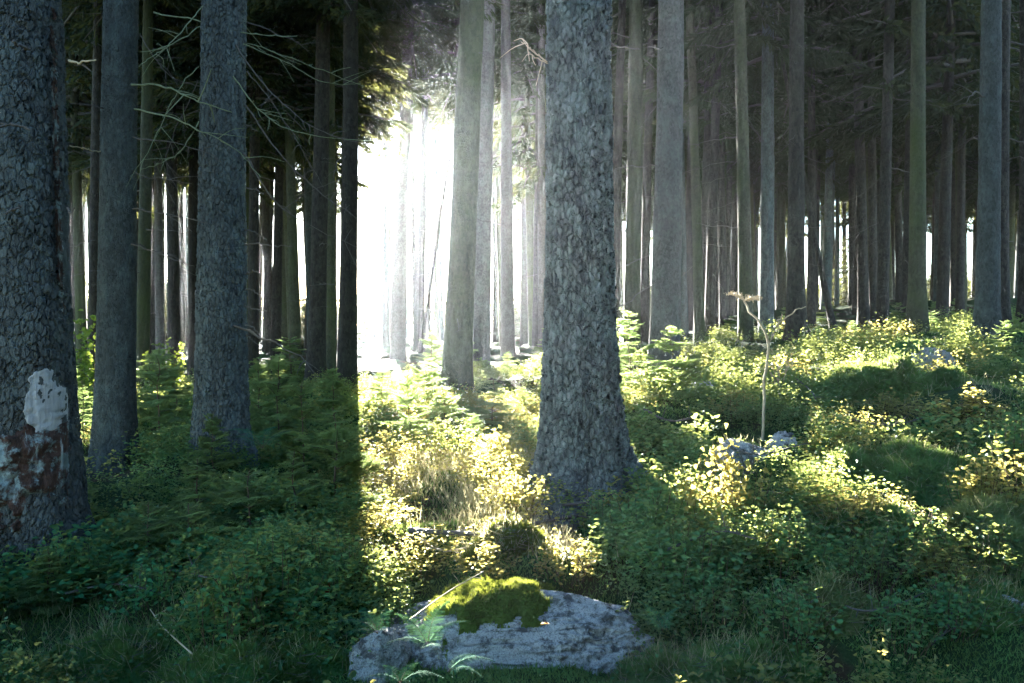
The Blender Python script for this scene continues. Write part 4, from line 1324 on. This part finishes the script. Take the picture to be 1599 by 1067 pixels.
# ------------------------------------------------------------------ withered stalk, dry twigs, fallen sticks, single leaves
def stalk():
    Y = 6.6
    mb = MB()
    def W(pts_, n=14): return spline([tuple(at(u, v, Y + dy)) for u, v, dy in pts_], n) + np.random.default_rng(int(pts_[-1][0])).normal(0, .006, (n, 3))
    base = at(1190, 672, Y)
    main = W([(1190, 690, 0), (1192, 640, 0), (1193, 590, .02), (1200, 545, 0), (1196, 520, -.02), (1172, 488, -.05), (1160, 470, -.05)])
    tube(mb, main, np.linspace(.0125, .008, 14), 6)
    tube(mb, W([(1200, 545, 0), (1212, 510, .03), (1240, 487, .05), (1258, 480, .08)]), np.linspace(.008, .004, 14), 5)
    tube(mb, W([(1205, 528, .02), (1216, 505, .03), (1222, 490, 0)]), np.linspace(.005, .003, 14), 5)
    rg = np.random.default_rng(3)
    hub = at(1163, 470, Y - .05)
    for k_ in range(26):
        a = rg.uniform(0, 6.28); l = rg.uniform(.05, .15)
        tip = Vector((hub.x + math.cos(a) * l, hub.y + math.sin(a) * l * .8, hub.z + .035 + rg.normal(0, .012) - .02 * math.cos(a)))
        tube(mb, [tuple(hub), tuple((hub + tip) / 2 + Vector((0, 0, .008))), tuple(tip)], [.004, .003, .0025], 4)
        n = 7
        P = np.array(tip) + rg.normal(0, .012, (n, 3)) * np.array([1, 1, .4])
        diamonds(mb, P, rg.normal(size=(n, 3)), rg.normal(size=(n, 3)), .022, .014)
    o = mb.mesh('withered_stalk', M['straw'], True)
    ob = bpy.data.objects.new('withered_stalk', o); COL.objects.link(ob)
    tag(ob, 'tall withered flower stalk with a flat pale umbel glowing in the sun', 'withered plant')
stalk()

def dry_shrub(u, v, Y, h, seed, label, n=26, mat='twig'):
    rg = np.random.default_rng(seed)
    mb = MB()
    def grow(p, d, l, r, dep):
        q = p + d * l
        tube(mb, spline([p, (p + q) / 2 + rg.normal(0, .04 * l, 3), q], 5), np.linspace(r, r * .6, 5), 4, cap=False)
        if dep:
            for _ in range(int(rg.integers(2, 4))):
                grow(p + d * l * rg.uniform(.45, 1), unit(d + rg.normal(0, .45, 3)), l * rg.uniform(.5, .75), r * .6, dep - 1)
    b = np.array(at(u, v, Y))
    for _ in range(4):
        grow(b, unit(np.array([rg.normal(0, .35), rg.normal(0, .35), 1])), h * .45, .007, 3)
    ob = bpy.data.objects.new('dry_shrub', mb.mesh('dry_shrub', M[mat], True)); COL.objects.link(ob)
    tag(ob, label, 'dry shrub')
dry_shrub(1218, 620, 7.6, .55, 5, 'leafless pale shrub with fine lit twigs right of the withered stalk', mat='straw')
dry_shrub(1160, 760, 5.3, .28, 6, 'small bare twiggy shrub below the low grey stone', mat='twig')
dry_shrub(345, 960, 3.75, .26, 7, 'thin dry twig shrub in the lower left shade', mat='stem')

def stick(pts_, r, label, mat='twig', lift=.015):
    W_ = []
    for (u, v) in pts_:
        p = on_ground(u, v); W_.append((p.x, p.y, p.z + lift))
    P = spline(W_, 16)
    rg = np.random.default_rng(int(pts_[0][0]))
    P[:, 2] = np.maximum(P[:, 2], gh(P[:, 0], P[:, 1]) + lift * .6)
    mb = MB(); tube(mb, P, np.linspace(r, r * .45, 16) * (1 + .12 * rg.normal(size=16)), 6)
    for k_ in range(3):
        q = int(rg.integers(4, 14)); d = np.array([rg.normal(), rg.normal(), abs(rg.normal()) * .8])
        tube(mb, [P[q], P[q] + unit(d) * .06, P[q] + unit(d) * .13 + np.array([0, 0, -.01])], [r * .4, r * .3, r * .15], 4)
    ob = bpy.data.objects.new('fallen_stick', mb.mesh('fallen_stick', M[mat], True)); COL.objects.link(ob)
    tag(ob, label, 'stick')
stick([(1190, 785), (1240, 790), (1310, 783)], .010, 'straight grey stick lying above the golden rimmed mound', lift=.07)
stick([(640, 850), (760, 855), (860, 835), (930, 822)], .016, 'long dark stick lying across the glade behind the boulder', lift=.08)
stick([(760, 870), (690, 880), (655, 860)], .009, 'short bent stick in the bright glade', 'straw', lift=.06)
stick([(1290, 965), (1340, 990), (1400, 985), (1475, 945)], .006, 'thin forked twig in the dark lower right hollow', lift=.10)
stick([(1455, 1040), (1480, 1010), (1490, 960)], .006, 'thin upright twig near the flat white stone', lift=.08)
stick([(1420, 810), (1450, 850), (1460, 870)], .006, 'short grey twig right of the golden rimmed mound', lift=.06)
stick([(1005, 660), (1050, 680), (1110, 665)], .012, 'curved branch lying in front of the level boughed sapling', lift=.12)
stick([(1490, 760), (1440, 770), (1380, 755)], .008, 'pale twig on the flat moss mound', 'straw', lift=.08)
stick([(200, 905), (270, 915), (330, 930)], .008, 'dim twig in the left foreground shade', lift=.08)
stick([(300, 1060), (255, 1015), (235, 985)], .004, 'pale grass-thin twig at the bottom left', 'straw', lift=.10)
stick([(640, 1050), (700, 1000), (755, 965)], .004, 'bright thin stalk leaning over the fern in front of the boulder', 'straw', lift=.22)

def leaf(u, v, Y, L, mat, label, d=(.4, -.4, .8)):
    mb = MB(); leaves(mb, [(0, 0, 0)], [d], [(1, .3, .2)], L, L * .5, .2)
    o = mb.build('fallen_leaf', M[mat], loc=at(u, v, Y)); tag(o, label, 'leaf')
stick([(1120, 720), (1180, 740), (1260, 725)], .010, 'grey branch lying below the low grey stone', lift=.14)
stick([(1330, 690), (1390, 700), (1440, 690)], .009, 'dry branch lying across the lit bilberries', lift=.16)
stick([(1215, 600), (1260, 640), (1275, 665)], .011, 'broken grey branch stuck in the bank right of the withered stalk', lift=.20)
stick([(1040, 930), (1120, 900), (1180, 915)], .007, 'thin dead branch lying on the dark green bilberries', lift=.22)
stick([(880, 830), (930, 822), (1000, 800)], .010, 'pale stick lying across the foot of the central trunk', lift=.16)
stick([(100, 960), (180, 945), (260, 960)], .007, 'thin dead branch in the left foreground moss', lift=.10)
leaf(510, 928, 3.75, .06, 'redleaf', 'dark red leaf among the blue green bilberries', (.25, -.2, 1))
leaf(1540, 965, 3.7, .05, 'brownleaf', 'orange leaf above the flat white stone', (.5, -.5, .6))
leaf(1350, 1040, 3.2, .03, 'brownleaf', 'tiny tan leaf on the bottom right moss')
leaf(843, 975, 3.18, .045, 'brownleaf', 'curled tan leaf lying on the face of the boulder', (.8, -.5, .3))

# ------------------------------------------------------------------ woods beyond the clearing
def far_woods():
    rg = np.random.default_rng(41)
    mb = MB()
    n = 9000
    x = rg.uniform(-110, 110, n); y = rg.uniform(78, 110, n)
    hmax = 3.0 + 1.8 * fbm(np.stack([x * .06, y * .05, x * 0], -1), 4, 3)
    h = rg.random(n) ** .7 * np.clip(hmax, .8, None)
    z = gh(x, y) + h
    D = np.stack([rg.normal(0, 1, n), rg.normal(0, 1, n), rg.uniform(-.3, .8, n)], -1)
    diamonds(mb, np.stack([x, y, z], -1), D, rg.normal(size=(n, 3)), rg.uniform(.8, 2.0, n), rg.uniform(.4, .9, n))
    tag(mb.build('far_woods', M['needle_far']), 'low hazy thicket far beyond the last trunks', 'thicket', kind='stuff')
far_woods()
# ------------------------------------------------------------------ haze
def build_haze():
    x0, x1, y0, y1, z0, z1 = -185, 185, -8, 175, -3.0, 17.6
    V = [(x, y, z) for z in (z0, z1) for y in (y0, y1) for x in (x0, x1)]
    Q = [(0, 2, 3, 1), (4, 5, 7, 6), (0, 1, 5, 4), (2, 6, 7, 3), (0, 4, 6, 2), (1, 3, 7, 5)]
    mb = MB(); mb.add(V, quads=Q)
    m = bpy.data.materials.new('morning_haze')
    m.use_nodes = True
    t = m.node_tree; t.nodes.clear()
    pv = t.nodes.new('ShaderNodeVolumePrincipled')
    pv.inputs['Color'].default_value = (.80, .91, 1, 1)
    pv.inputs['Density'].default_value = HAZE_DENSITY
    pv.inputs['Anisotropy'].default_value = HAZE_G
    o = t.nodes.new('ShaderNodeOutputMaterial')
    t.links.new(pv.outputs[0], o.inputs['Volume'])
    hz = mb.build('haze', m)
    tag(hz, 'thin morning haze filling the air between the trunks', 'haze', kind='stuff')
build_haze()
